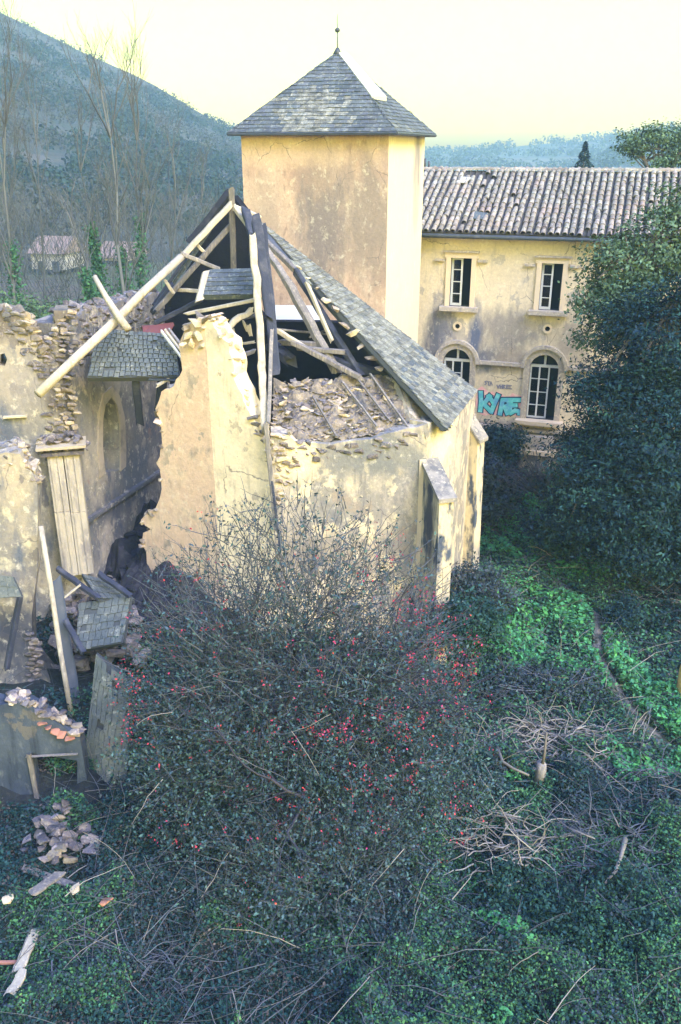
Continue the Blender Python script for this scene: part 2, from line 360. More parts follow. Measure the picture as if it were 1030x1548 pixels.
def stone(p, size, key='stone', parent=None, r=rnd, flat=1, turn=None, name='stone'):
    me = r.choice(LUMPS[key])
    s = Matrix.Diagonal((size * r.uniform(.8, 1.5), size * r.uniform(.7, 1.1), size * r.uniform(.6, 1) * flat, 1))
    return link(name, me, parent, Matrix.Translation(p) @ (turn or rot(r)) @ s)
class Heap:
    """stones past the limit: one joined mesh of the same lumps"""
    def __init__(self): self.V = []; self.F = []
    def add(self, p, size, r=rnd, flat=1, turn=None):
        me = r.choice(LSRC); k = len(self.V)
        T = Matrix.Translation(p) @ (turn or rot(r)) @ Matrix.Diagonal((size * r.uniform(.8, 1.5), size * r.uniform(.7, 1.1), size * r.uniform(.6, 1) * flat, 1))
        self.V += [T @ v.co for v in me.vertices]; self.F += [tuple(i + k for i in q.vertices) for q in me.polygons]
    def build(self, name, m, parent=None): return mesh(name, self.V, self.F, m, parent, kind='stuff')
def inpoly(x, y, poly):
    c = False; n = len(poly)
    for i in range(n):
        x1, y1 = poly[i]; x2, y2 = poly[i - 1]
        if (y1 > y) != (y2 > y) and x < (x2 - x1) * (y - y1) / (y2 - y1) + x1: c = not c
    return c
def patch(pl, poly, n, size, heap, parent=None, single=0, off=0, key='stone', seed=0, level=True):
    """masonry showing on a wall face: courses of stones inside a (s, z) polygon; the first 'single' are objects"""
    r = random.Random(seed); S = [p[0] for p in poly]; Z = [p[1] for p in poly]; c = 0
    ang = math.atan2(pl.d.y, pl.d.x); z = min(Z); cand = []
    while z < max(Z):
        s = min(S) + r.uniform(0, size)
        h = size * r.uniform(.6, .9)
        while s < max(S):
            w = size * r.uniform(.7, 1.7)
            if inpoly(s, z, poly): cand.append((s, z, w, h))
            s += w * 1.02
        z += h * .82
    r.shuffle(cand)
    for s, z, w, h in cand[:n]:
        p = pl.pt(s, z + r.uniform(-.2, .2) * h, off + r.uniform(-.05, .03))
        T = Matrix.Rotation(ang + r.gauss(0, .12), 4, 'Z') @ Matrix.Rotation(r.gauss(0, .12), 4, 'Y')
        if c < single:
            me = r.choice(LUMPS[key]); link('stone', me, parent, Matrix.Translation(p) @ T @ Matrix.Diagonal((w, size * .8, h * 1.15, 1)))
        else:
            me = r.choice(LSRC); k = len(heap.V); X = Matrix.Translation(p) @ T @ Matrix.Diagonal((w, size * .8, h * 1.15, 1))
            heap.V += [X @ v.co for v in me.vertices]; heap.F += [tuple(i + k for i in q.vertices) for q in me.polygons]
        c += 1
def crest(pl, line, depth, step, size, heap, parent, single=0, key='stone', seed=0, layers=2):
    """loose stones bedded along the broken top of a wall; line: (s, z) points"""
    r = random.Random(seed); c = 0
    for (s0, z0), (s1, z1) in zip(line, line[1:]):
        L = math.hypot(s1 - s0, z1 - z0); n = max(1, int(L / step))
        for i in range(n):
            k = (i + r.random()) / n
            for _ in range(layers):
                p = pl.pt(s0 + (s1 - s0) * k, z0 + (z1 - z0) * k + r.uniform(-.10, .05), -r.uniform(0, depth))
                if c < single: stone(p, size * r.uniform(.6, 1.3), key, parent, r)
                else: heap.add(p, size * r.uniform(.6, 1.3), r)
                c += 1

def slates(p0, p1, apex, row, wid, m_fn, parent, single, b0=0, b1=1, name='slate', lift=.02, gap=None, seed=3, apex2=None):
    """courses of slates on a sloping facet with eave p0-p1 and top apex(-apex2)"""
    r = random.Random(seed); apex2 = apex2 or apex
    ex = (p1 - p0); L = ex.length; ex.normalize()
    n = ex.cross((apex - p0)); n.normalize()
    if n.z < 0: n = -n
    up = n.cross(ex); up.normalize()
    if up.z < 0: up = -up
    H = (apex - p0).dot(up); aL = (apex - p0).dot(ex); aR = (apex2 - p0).dot(ex)
    lft = lambda b: aL * b / H
    rgt = lambda b: L + (aR - L) * b / H
    rows = int(H / row); out = []; rest = ([], [])
    for j in range(rows):
        if not (b0 <= j / rows <= b1): continue
        b = j * H / rows; t = min(b + row * 1.5, H)
        a = lft(b) - r.random() * wid * .5 - (wid * .5 if j % 2 else 0)
        while a < rgt(b):
            w = wid * r.uniform(.8, 1.15)
            q = [max(a, lft(b)), min(a + w - .008, rgt(b)), min(a + w - .008, rgt(t)), max(a, lft(t))]
            if q[1] - q[0] > .02:
                if q[2] < q[3]: q[2] = q[3] = (q[2] + q[3]) / 2
                if not (gap and gap((q[0] + q[1]) / 2, b, j / rows)):
                    out.append((b, q, t))
            a += w
    for i, (b, q, t) in enumerate(out):
        y = r.uniform(-.012, .012); lo = lift + .022 + r.uniform(0, .012); hi = lift
        pts = [(q[0], b + y, lo), (q[1], b + y + r.uniform(-.006, .006), lo), (q[2], t, hi), (q[3], t, hi)]
        top = [p0 + ex * a + up * c + n * d for a, c, d in pts]; bot = [v - n * .012 for v in top]
        V = top + bot; F = [(0, 1, 2, 3), (7, 6, 5, 4), (0, 4, 5, 1), (1, 5, 6, 2), (2, 6, 7, 3), (3, 7, 4, 0)]
        if i < single:
            c = sum(V, Vector()) / 8
            me = bpy.data.meshes.new(name); me.from_pydata([tuple(v - c) for v in V], [], F)
            me.materials.append(m_fn(c, r)); link(name, me, parent, Matrix.Translation(c))
        else:
            k = len(rest[0]); rest[0].extend(V); rest[1].extend([tuple(x + k for x in f) for f in F])
    if rest[0]: mesh(name + '_courses', rest[0], rest[1], m_fn(apex, r), parent, kind='stuff')
# ------------------------------------------------------------------ far house
def up3(v, z): return Vector((v.x, v.y, z))
FA = Vector((3.1, 33.0)) - UU * 1.2
FP = Plane(FA, FA + UU * 17)
EAVE = 9.25
house = thing('village_house', 'cream two storey house with canal tile roof and blue graffiti between arched windows', 'house', FP.pt(6, 0))
def win_rect(cx, half, ytop, ybot, xm):
    sL = FP.hit(cx[0], (ytop + ybot) / 2)[0]; sR = FP.hit(cx[1], (ytop + ybot) / 2)[0]
    return sL, FP.hit(xm, ybot)[1], sR, FP.hit(xm, ytop)[1]
u1 = win_rect((681, 712), 0, 390, 463, 696); u2 = win_rect((817, 849), 0, 398, 469, 832)
pitch = u2[0] - u1[0]
u3 = (u2[0] + pitch, u2[1], u2[2] + pitch, u2[3]); u4 = (u3[0] + pitch, u3[1], u3[2] + pitch, u3[3])
aL, aR = FP.hit(799, 585)[0], FP.hit(842, 585)[0]
zs, z0 = FP.hit(820, 557)[1], FP.hit(820, 634)[1]
a2 = (aL, aR, z0, zs)
a1c = FP.hit(691, 545)[0]; hw = (aR - aL) / 2
a1 = (a1c - hw, a1c + hw, z0, zs)
a3 = (aL + pitch, aR + pitch, z0, zs)
holes = [rect(*u) for u in (u1, u2, u3, u4)] + [arch(*a) for a in (a1, a2, a3)]
vent_c = [FP.hit(692, 493), FP.hit(828, 497)]
for vs, vz in vent_c: holes.append([(vs + .09 * math.cos(-t * .785), vz + .09 * math.sin(-t * .785)) for t in range(8)])
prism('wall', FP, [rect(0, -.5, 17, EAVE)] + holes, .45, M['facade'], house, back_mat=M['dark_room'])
DEP = 7.4
V, F = join([box(FP, .02, -.5, .4, EAVE, -DEP, -.46), box(FP, 16.6, -.5, 16.98, EAVE, -DEP, -.46), box(FP, .02, -.5, 16.98, EAVE, -DEP - .4, -DEP - .01)])
mesh('side_wall', V, F, M['facade'], house, recalc=True)
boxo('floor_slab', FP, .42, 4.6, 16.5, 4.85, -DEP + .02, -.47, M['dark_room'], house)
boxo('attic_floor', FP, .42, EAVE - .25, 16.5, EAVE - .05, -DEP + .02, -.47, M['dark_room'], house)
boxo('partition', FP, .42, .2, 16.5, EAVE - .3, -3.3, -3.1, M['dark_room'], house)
def glaze(fr, s0, z0, s1, z1, off):
    boxo('pane', FP, s0, z0, s1, z1, off - .004, off + .004, M['glass'], fr)
def casement(u, open_right=True, tag_=None):
    s0, z0, s1, z1 = u; b = .17
    outer = [(s0 - b, z0), (s0 - b, z1 + .12), (s0 - b - .12, z1 + .12), (s0 - b - .12, z1 + b + .16), (s1 + b + .12, z1 + b + .16), (s1 + b + .12, z1 + .12), (s1 + b, z1 + .12), (s1 + b, z0)]
    # surround as a ring: left, right and top pieces
    parts = [box(FP, s0 - b, z0, s0 - .002, z1, .005, .07), box(FP, s1 + .002, z0, s1 + b, z1, .005, .07), box(FP, s0 - b - .06, z1 + .003, s1 + b + .06, z1 + .2, .005, .075)]
    V, F = join(parts); w = mesh('window', V, F, M['trim_light'], house, recalc=True)
    V, F = join([box(FP, s0 - b - .10, z1 + .203, s1 + b + .10, z1 + .26, .005, .16), box(FP, s0 - b - .42, z1 - .12, s0 - b - .06, z1 - .04, .005, .12), box(FP, s1 + b + .06, z1 - .12, s1 + b + .42, z1 - .04, .005, .12)])
    mesh('label_mould', V, F, M['trim'], w, recalc=True)
    boxo('sill', FP, s0 - b - .16, z0 - .16, s1 + b + .16, z0 - .004, .004, .26, M['trim'], w)
    c = (s0 + s1) / 2; f = []; o0, o1 = -.20, -.14
    f += [box(FP, s0 + .002, z0 + .002, s0 + .075, z1 - .002, o0, o1), box(FP, s0 + .08, z0 + .002, c - .03, z0 + .09, o0, o1), box(FP, s0 + .08, z1 - .08, c - .03, z1 - .002, o0, o1),
          box(FP, c - .028, z0 + .002, c + .035, z1 - .002, o0, o1 + .02)]
    for k in (1, 2, 3):
        z = z0 + (z1 - z0) * k / 4; f.append(box(FP, s0 + .08, z - .014, c - .03, z + .014, o0 + .01, o1))
    V, F = join(f); mesh('sash', V, F, M['paint'], w, recalc=True)
    for k in range(4):
        za, zb = z0 + (z1 - z0) * k / 4, z0 + (z1 - z0) * (k + 1) / 4
        glaze(w, s0 + .08, za + .02, c - .03, zb - .02, -.17)
    # the right leaf stands folded back into the room
    V, F = join([box(FP, s1 - .05, z0 + .01, s1 - .004, z1 - .01, -.62, -.2)]); mesh('open_sash', V, F, M['zinc_dark'], w, recalc=True)
for u in (u1, u2, u3, u4): casement(u)
def french(a):
    s0, s1, z0, zs = a; c = (s0 + s1) / 2; r = (s1 - s0) / 2; ro = r + .22; n = 16
    ring = [(s1 + .22, z0), (s1 + .22, zs)] + [(c + ro * math.cos(math.pi * i / n), zs + ro * math.sin(math.pi * i / n)) for i in range(1, n)] + [(s0 - .22, zs), (s0 - .22, z0)]
    inner = [(s0 - .003, z0), (s0 - .003, zs)] + [(c - (r + .003) * math.cos(math.pi * i / n), zs + (r + .003) * math.sin(math.pi * i / n)) for i in range(1, n)] + [(s1 + .003, zs), (s1 + .003, z0)]
    w = prism('window', FP, [ring + inner], .07, M['trim'], house, off=.07)
    # hood mould: a thicker outer ring
    rh = ro + .003; rk = ro + .13
    hood = [(c + rk * math.cos(math.pi * i / n), zs + rk * math.sin(math.pi * i / n)) for i in range(n + 1)] + [(c - rh * math.cos(math.pi * i / n), zs + rh * math.sin(math.pi * i / n)) for i in range(n + 1)]
    prism('hood_mould', FP, [hood], .15, M['trim'], w, off=.155)
    o0, o1 = -.22, -.15; zt = zs + .06; f = []
    f += [box(FP, s0 + .003, zt - .05, s1 - .003, zt + .05, o0 - .01, o1 + .01), box(FP, c - .04, zt + .052, c + .04, zs + r - .03, o0, o1)]
    W1 = (s1 - s0) / 3
    for x in (s0 + .03, s0 + W1, s0 + 2 * W1): f.append(box(FP, x - .028, z0 + .003, x + .028, zt - .052, o0, o1))
    for k in (1, 2, 3):
        z = z0 + (zt - z0) * k / 4
        for x in (s0, s0 + W1): f.append(box(FP, x + .06 if x == s0 else x + .03, z - .014, x + W1 - .03, z + .014, o0 + .012, o1 - .012))
    f.append(box(FP, s0 + .06, z0 + .003, s0 + W1 - .03, z0 + .06, o0, o1)); f.append(box(FP, s0 + W1 + .03, z0 + .003, s0 + 2 * W1 - .03, z0 + .06, o0, o1))
    V, F = join(f); mesh('frame', V, F, M['paint'], w, recalc=True)
    for k in range(4):
        za, zb = z0 + (zt - z0) * k / 4, z0 + (zt - z0) * (k + 1) / 4
        for x in (s0, s0 + W1): glaze(w, x + .04, za + .03, x + W1 - .04, zb - .03, -.18)
    boxo('sill', FP, s0 - .36, z0 - .15, s1 + .36, z0 - .004, .004, .42, M['trim_light'], w)
for a in (a1, a2, a3): french(a)
zc = FP.hit(755, 549)[1]
ro = hw + .36
for s0, s1 in ((0.05, a1c - ro), (a1c + ro, (aL + aR) / 2 - ro), ((aL + aR) / 2 + ro, (aL + aR) / 2 + pitch - ro), ((aL + aR) / 2 + pitch + ro, 16.9)):
    boxo('string_course', FP, s0, zc - .06, s1, zc + .07, .004, .15, M['trim'], house)
zl = FP.hit(750, 646)[1]
boxo('plinth', FP, .03, -.5, 16.97, zl - .01, .006, .10, M['wall_grey'], house)
boxo('plinth_course', FP, .03, zl, 8.9 - .9, zl + .12, .008, .22, M['trim'], house)
cs = (aL + aR) / 2
boxo('balcony_block', FP, cs - .62, zl - .62, cs + .62, zl - .10, .11, .45, M['trim'], house)
boxo('balcony_block', FP, cs - .72, zl - .80, cs + .72, zl - .63, .11, .55, M['trim_light'], house)
boxo('balcony_block', FP, cs - .55, -.3, cs + .55, zl - .81, .11, .40, M['wall_grey'], house)
for vs, vz in vent_c:
    ring = [(vs + .17 * math.cos(t * .524), vz + .17 * math.sin(t * .524)) for t in range(12)]
    inn = [(vs + .092 * math.cos(-t * .524), vz + .092 * math.sin(-t * .524)) for t in range(12)]
    prism('vent_ring', FP, [ring, inn], .035, M['trim_light'], house, off=.04)
# roof
e0 = FP.pt(-.25, EAVE, .42); e1 = FP.pt(17.25, EAVE, .42); rz = 11.2
r0 = FP.pt(-.25, rz, -3.75); r1 = FP.pt(17.25, rz, -3.75); b0 = FP.pt(-.25, EAVE, -7.9); b1 = FP.pt(17.25, EAVE, -7.9)
dn = Vector((0, 0, -.12))
hx = (e1 - e0).normalized(); upv = (r0 - e0); SL = upv.length; upv.normalize(); rn = hx.cross(upv).normalized()
rn = rn if rn.z > 0 else -rn
roof = mesh('roof', [e0, e1, r1, r0, b0, b1, e0 + dn, e1 + dn, r1 + dn, r0 + dn, b0 + dn, b1 + dn],
            [(0, 1, 2, 3), (3, 2, 5, 4), (6, 9, 8, 7), (9, 10, 11, 8), (0, 6, 7, 1), (4, 5, 11, 10), (0, 3, 9, 6), (3, 4, 10, 9), (1, 7, 8, 2), (2, 8, 11, 5)], M['tile_bed'], house)
def tile_mesh(r0=.085, r1=.068, L=.46, m=M['tile'], seg=6, flip=1):
    V, F = [], []
    for j, (rr, y) in enumerate(((r0, 0), (r1, L))):
        for q in (0, -.014):
            for i in range(seg + 1):
                t = math.pi * i / seg; V.append(((rr + q) * math.cos(t) * 1.12, y, (rr + q) * math.sin(t) * flip))
    k = seg + 1
    for i in range(seg):
        F += [(i, i + 1, 2 * k + i + 1, 2 * k + i), (k + i + 1, k + i, 3 * k + i, 3 * k + i + 1), (i + 1, i, k + i, k + i + 1)]
    me = bpy.data.meshes.new('roof_tile'); me.from_pydata(V, [], F); me.materials.append(m); return me
TM = tile_mesh(); TV = [v.co.copy() for v in TM.vertices]; TF = [tuple(p.vertices) for p in TM.polygons]
TB = Matrix((hx.to_4d(), upv.to_4d(), rn.to_4d(), (0, 0, 0, 1))).transposed()
for i in range(3): TB[3][i] = 0
TB[3][3] = 1
pitchc = .243; rowl = .335; ncol = int(17.4 / pitchc); nrow = int(SL / rowl) + 1
tiles = []
def lost(s, t):      # the two places where tiles have slipped off
    return (.02 < (s - 2.15) < .62 and SL - .95 < t < SL - .25) or (2.75 < s < 3.2 and SL - 1.15 < t < SL - .75) or (3.05 < s < 3.6 and .75 < t < 1.3) 
for c in range(ncol):
    wob = rnd.uniform(-.02, .02)
    for j in range(nrow):
        s = c * pitchc + wob + rnd.gauss(0, .009); t = j * rowl + rnd.gauss(0, .02) - .05
        if lost(s, t) or rnd.random() < .008: continue
        tiles.append((s, t, j, c))
vis = lambda q: 1.15 < q[0] < 8.6
near = sorted([q for q in tiles if vis(q)], key=lambda q: q[2] * 1.0)[:300]
ns = set(id(q) for q in near)
TVr, TFr = [], []
for q in tiles:
    s, t, j, c = q
    lo = .035 + .018 + rnd.uniform(0, .012)
    X = Matrix.Translation(e0 + hx * (s + .15) + upv * t + rn * lo) @ TB @ Matrix.Rotation(rnd.gauss(0, .03), 4, 'Z') @ Matrix.Rotation(-.035, 4, 'X')
    if id(q) in ns: link('roof_tile', TM, house, X)
    else:
        k = len(TVr); TVr += [X @ v for v in TV]; TFr += [tuple(i + k for i in f) for f in TF]
mesh('roof_tiles', TVr, TFr, M['tile'], house, kind='stuff')
# channel tiles lie upside down between the rows: one joined corrugated bed of them
V, F = [], []
for c in range(ncol):
    for i in range(5):
        a = math.pi * i / 4; q = e0 + hx * (c * pitchc + .15 + pitchc / 2 + .10 * math.cos(a)) + rn * (.055 - .045 * math.sin(a)); V += [q - upv * .06, q + upv * (SL - .02)]
    k = len(V) - 10
    for i in range(4): F.append((k + 2 * i, k + 2 * i + 1, k + 2 * i + 3, k + 2 * i + 2))
mesh('channel_tiles', V, F, M['tile_bed'], house, kind='stuff')
ridge = thing  # ridge tiles
RT = tile_mesh(.12, .11, .42)
rb = Matrix((rn.to_4d() * 0, hx.to_4d(), Vector((0, 0, 1, 0)), (0, 0, 0, 1)))
for i in range(43):
    p = r0 + hx * (i * .405 + .02) + Vector((0, 0, .02 + rnd.uniform(0, .02)))
    ax = Matrix(((hx.y, hx.x, 0, 0), (-hx.x, hx.y, 0, 0), (0, 0, 1, 0), (0, 0, 0, 1)))
    link('ridge_tile', RT, house, Matrix.Translation(p) @ ax)
V, F = tube_vf([e0 - rn * .06 + hx * (17.5 * i / 8) + FP.n.to_3d() * .07 + Vector((0, 0, -.07)) for i in range(9)], .075, .075, 8)
mesh('gutter', V, F, M['zinc_dark'], house, smooth=True)
boxo('cornice', FP, .01, EAVE - .18, 16.99, EAVE - .004, .005, .20, M['facade'], house)
for i in range(2):
    q = r0 + hx * (.5 + i * .16); pole('vent_pipe', [q, q + Vector((0, 0, .45 - i * .1))], .05, .05, M['zinc_dark'], house)
slab('skylight_patch', [e0 + hx * 3.1 + upv * .8 + rn * .11, e0 + hx * 3.55 + upv * .78 + rn * .1, e0 + hx * 3.6 + upv * 1.25 + rn * .09, e0 + hx * 3.12 + upv * 1.3 + rn * .12], .03, M['slate'], house)
slab('slipped_board', [e0 + hx * 2.0 + upv * (SL - 1.15) + rn * .13, e0 + hx * 2.35 + upv * (SL - 1.2) + rn * .13, e0 + hx * 2.5 + upv * (SL - .75) + rn * .12, e0 + hx * 2.1 + upv * (SL - .7) + rn * .12], .03, M['zinc'], house)

# graffiti, painted flat on the wall
C_CY = mat('cyan_spray_paint', (.10, .52, .56), [(5, (.20, .62, .66), .45, .6, 1), (3, (.12, .36, .62), .5, .65, 1)], rough=.7)
C_OUT = mat('navy_spray_outline', (.025, .06, .14), [], rough=.7)
C_PINK = mat('pink_spray_paint', (.78, .40, .42), [(6, (.80, .58, .5), .45, .62, 1)], rough=.8)
C_TAG = mat('grey_marker_tag', (.22, .22, .30), [], rough=.8)
def gp(u, v): return FP.hit(714 + u * 85 / 1030, 557 + v * 85 / 916)
def stroke_mesh(strokes, w, off, name, m, parent):
    V, F = [], []
    for st in strokes:
        st = [gp(*q) for q in st]
        for (a, b) in zip(st, st[1:]):
            d = Vector((b[0] - a[0], b[1] - a[1])); 
            if d.length < 1e-5: continue
            d.normalize(); nx, ny = -d.y * w / 2, d.x * w / 2; ex, ey = d.x * w * .32, d.y * w * .32
            q = [(a[0] - ex + nx, a[1] - ey + ny), (a[0] - ex - nx, a[1] - ey - ny), (b[0] + ex - nx, b[1] + ey - ny), (b[0] + ex + nx, b[1] + ey + ny)]
            k = len(V); off += .0004
            V += [FP.pt(s, z, off) for s, z in q]; F.append((k, k + 1, k + 2, k + 3))
    return mesh(name, V, F, m, parent)
LET = {'letter_k': [[(160, 385), (165, 540), (150, 690)], [(330, 440), (215, 575), (350, 700)], [(215, 575), (165, 590)]],
       'letter_y': [[(300, 440), (380, 540), (400, 570)], [(480, 430), (410, 570), (350, 710)]],
       'letter_r': [[(560, 520), (510, 740)], [(560, 510), (660, 510), (690, 590), (560, 630)], [(600, 620), (650, 735)]],
       'letter_e': [[(880, 510), (720, 510), (700, 600), (690, 690)], [(700, 600), (810, 595)], [(700, 725), (790, 680), (880, 700), (870, 740)]]}
gpk = [(70, 480), (110, 330), (180, 290), (250, 340), (330, 400), (370, 370), (430, 410), (480, 370), (560, 430), (620, 460), (700, 440), (740, 400), (830, 430), (925, 450), (930, 700), (890, 760), (820, 790), (740, 760), (660, 790), (560, 780), (440, 760), (330, 750), (240, 770), (150, 740), (60, 600)]
gr = prism('graffiti', FP, [[gp(*q) for q in gpk][::-1]], .003, C_PINK, house, off=.006)
for i, (n_, st) in enumerate(LET.items()):
    o_ = stroke_mesh(st, .25, .008 + i * .004, 'outline', C_OUT, gr)
for i, (n_, st) in enumerate(LET.items()):
    stroke_mesh(st, .165, .030 + i * .004, n_, C_CY, gr)
TAG = [[(265, 205), (235, 215), (262, 240), (235, 265)], [(280, 215), (320, 215)], [(300, 215), (300, 275)], [(325, 280), (345, 215), (368, 270)],
       [(455, 270), (475, 320), (500, 270)], [(515, 265), (515, 325)], [(550, 265), (550, 325)], [(515, 295), (550, 295)], [(570, 325), (570, 270), (605, 275), (572, 298), (610, 325)], [(720, 280), (635, 270), (632, 325), (720, 330)], [(632, 298), (700, 300)]]
tg = stroke_mesh(TAG, .045, .008, 'small_tag', C_TAG, gr)

# ------------------------------------------------------------------ tower
FR = Vector((1.42, 27.5)); TS = 4.72
FL = FR - UU * TS; TPf = Plane(FL, FR); TPs = Plane(FR, FR + VV * TS)
tower = thing('bell_tower', 'square peach rendered tower with steep slate pyramid roof and thin finial', 'tower', up3(FL.lerp(FR, .5), 0))
TZ = 12.42
c4 = [FL, FR, FR + VV * TS, FL + VV * TS]
mesh('wall', [up3(c, 0) for c in c4] + [up3(c, TZ) for c in c4], [(0, 1, 5, 4), (2, 3, 7, 6), (3, 0, 4, 7), (3, 2, 1, 0), (4, 5, 6, 7)], M['tower'], tower)
q = [up3(FR + Vector((.003, 0)), 0), up3(FR + VV * TS + Vector((.003, 0)), 0)]
mesh('side_wall', [up3(FR, 0), up3(FR + VV * TS, 0), up3(FR + VV * TS, TZ), up3(FR, TZ)], [(0, 1, 2, 3)], M['tower_side'], tower)
oh = .30
ce = [FL - UU * oh - VV * oh, FR + UU * oh - VV * oh, FR + UU * oh + VV * (TS + oh), FL - UU * oh + VV * (TS + oh)]
cc = (FL + FR) / 2 + VV * TS / 2; ap = up3(cc, 14.78)
ev = [up3(c, TZ + .02) for c in ce]
lo = [v + Vector((0, 0, -.05)) for v in ev]
mesh('roof_deck', ev + [ap] + lo, [(0, 1, 4), (1, 2, 4), (2, 3, 4), (3, 0, 4), (8, 7, 6, 5), (0, 5, 6, 1), (1, 6, 7, 2), (2, 7, 8, 3), (3, 8, 5, 0)], M['slate_deck'], tower)
def tower_slate(c, r):
    a = P(470, 170, 28.4)
    k = (abs(c.x - a.x) * .75 + abs(c.z - a.z) * .55) + r.uniform(-.45, .45)
    return M['slate_pale'] if k < .75 and c.y < 29.5 else M['slate']
slates(ev[0], ev[1], ap, .165, .22, tower_slate, tower, 235, seed=5)
slates(ev[1], ev[2], ap, .165, .22, lambda c, r: M['slate'] if r.random() < .8 else M['slate_lichen'], tower, 60, seed=6)
slates(ev[2], ev[3], ap, .25, .4, lambda c, r: M['slate'], tower, 0, seed=7, name='back_slate')
slates(ev[3], ev[0], ap, .25, .4, lambda c, r: M['slate'], tower, 0, seed=8, name='left_slate')
# bright zinc strip left along the upper half of the right-hand hip
hd = (ev[1] - ap); hp = lambda t, o: ap + hd * t + UU.to_3d() * o
n1 = Vector((0, 0, .07))
mesh('hip_flashing', [hp(.03, -.02) + n1, hp(.03, .24) + n1, hp(.60, .46) + n1 * .9, hp(.60, 0) + n1 * 1.2] + [hp(.03, -.02), hp(.03, .24), hp(.60, .46) - n1, hp(.60, 0)],
     [(0, 1, 2, 3), (0, 4, 5, 1), (1, 5, 6, 2), (2, 6, 7, 3), (3, 7, 4, 0)], M['zinc'], tower, recalc=True)
V, F = join([tube_vf([ev[i] + Vector((0, 0, -.02)), ev[(i + 1) % 4] + Vector((0, 0, -.02))], .05, .05, 6) for i in range(4)])
mesh('gutter', V, F, M['zinc_dark'], tower)
pole('finial', [ap - Vector((0, 0, .1)), ap + Vector((0, 0, .5)), ap + Vector((0, 0, 1.05))], .022, .010, M['zinc_dark'], tower)
b = bmesh.new(); bmesh.ops.create_uvsphere(b, u_segments=10, v_segments=8, radius=.085); me = bpy.data.meshes.new('ball'); b.to_mesh(me); b.free(); me.materials.append(M['zinc_dark'])
link('finial_ball', me, tower, Matrix.Translation(ap + Vector((0, 0, .62))) @ Matrix.Diagonal((1, 1, .8, 1)))
pole('cap', [ap - Vector((0, 0, .08)), ap + Vector((0, 0, .14))], .16, .05, M['zinc_dark'], tower)

# ------------------------------------------------------------------ ruined chapel
chapel = thing('ruined_chapel', 'roofless chapel apse with broken plastered walls, bare rafters and one slate roof slope left', 'ruin', (0, 22, 0))
C2 = P(411, 700, 19.2); C3 = P(644, 700, 19.5); C1 = P(320, 650, 19.85); C0 = P(150, 700, 21.7)
C3b = P(690, 690, 20.7); C4 = C3b + VV.to_3d() * 2.5
PA, PB, PC, PD, PE = Plane(C0, C1), Plane(C1, C2), Plane(C2, C3), Plane(C3, C3b), Plane(C3b, C4)
heap = Heap(); heapd = Heap()
# left facet: ragged left edge
edgeA = [(196, 905), (205, 872), (226, 862), (214, 820), (228, 800), (213, 786), (243, 748), (236, 700), (244, 650), (235, 618), (250, 588), (272, 568), (270, 520), (280, 496), (300, 480), (320, 482)]
ea = rag(hits(PA, edgeA), .16, 2, 3)
prism('left_wall', PA, [[(PA.len - .0, -.4)] + [(ea[0][0] - .2, -.4)] + ea[:-1] + [(PA.len, PA.hit(320, 482)[1])]], .62, M['wall_peach'], chapel)
edgeB = [(320, 482), (330, 505), (345, 518), (352, 545), (353, 570), (368, 605), (386, 640), (400, 668)]
eb = rag(hits(PB, edgeB), .10, 2, 4)
M['wall_lit'] = mat('chapel_lit_render', (.84, .72, .52), [(1.5, (.46, .40, .32), .60, .612, .8), (1.1, (.60, .53, .39), .48, .66, .9), (5, (.46, .41, .32), .56, .74, .14), (3, (.44, .38, .30), .60, .74, .8)], bump=.02, bscale=5, cracks=.8)  # paler copy of the chapel render, this facet's sunlight painted in
prism('centre_wall', PB, [[(.002, -.4)] + [(.002, eb[0][1])] + eb[1:] + [(PB.len, PB.hit(411, 690)[1]), (PB.len, -.4)]], .62, M['wall_lit'], chapel)
edgeC = [(412, 655), (436, 658), (448, 668), (500, 672), (560, 664), (600, 652), (632, 646), (644, 640)]
ec = rag(hits(PC, edgeC), .06, 1, 6)
prism('front_wall', PC, [[(.003, -.4), (.003, ec[0][1])] + ec[1:-1] + [(PC.len - .003, ec[-1][1]), (PC.len - .003, -.4)]], .6, M['wall_stained'], chapel)
zD = PD.hit(668, 640)[1]
prism('corner_wall', PD, [[(.003, -.4), (.003, ec[-1][1]), (PD.len, zD), (PD.len, -.4)]], .5, M['wall_stained'], chapel)
prism('side_wall', PE, [[(.003, -.4), (.003, zD), (PE.len, zD), (PE.len, -.4)]], .55, M['wall_stained'], chapel)
# quoin strip at the front corner
boxo('quoin_strip', PC, PC.len - .16, .2, PC.len - .004, ec[-1][1] - .9, .004, .05, M['trim_light'], chapel)
# crest stones on the broken tops
la = ea[6:]; crest(PA, la, .5, .30, .22, heap, chapel, single=26, key='stone', seed=1, layers=1)
crest(PB, eb, .5, .26, .20, heap, chapel, single=22, key='stone_pale', seed=2, layers=1)
crest(PA, ea[:26], .55, .22, .20, heap, chapel, single=12, key='stone', seed=9, layers=1)
for (px, py, s) in ((298, 490, .30), (284, 508, .34), (300, 508, .32), (312, 498, .26), (320, 502, .28), (290, 520, .24), (306, 524, .22), (276, 520, .2), (330, 512, .2)):
    stone(P(px, py, 19.95), s, 'stone_pale', chapel)
# exposed masonry at the post, above the plaster of the front wall
patch(PC, hits(PC, [(415, 655), (445, 655), (452, 700), (440, 735), (425, 770), (413, 770)]), 60, .19, heap, chapel, single=40, off=-.01, seed=5)
patch(PC, hits(PC, [(452, 668), (560, 668), (640, 650), (640, 668), (600, 690), (560, 700), (500, 690), (470, 700), (455, 690)]), 90, .22, heap, chapel, single=55, off=-.045, seed=6, key='stone_dark')
patch(PB, hits(PB, [(385, 640), (411, 660), (411, 720), (398, 690)]), 20, .17, heap, chapel, single=12, off=.0, seed=8)
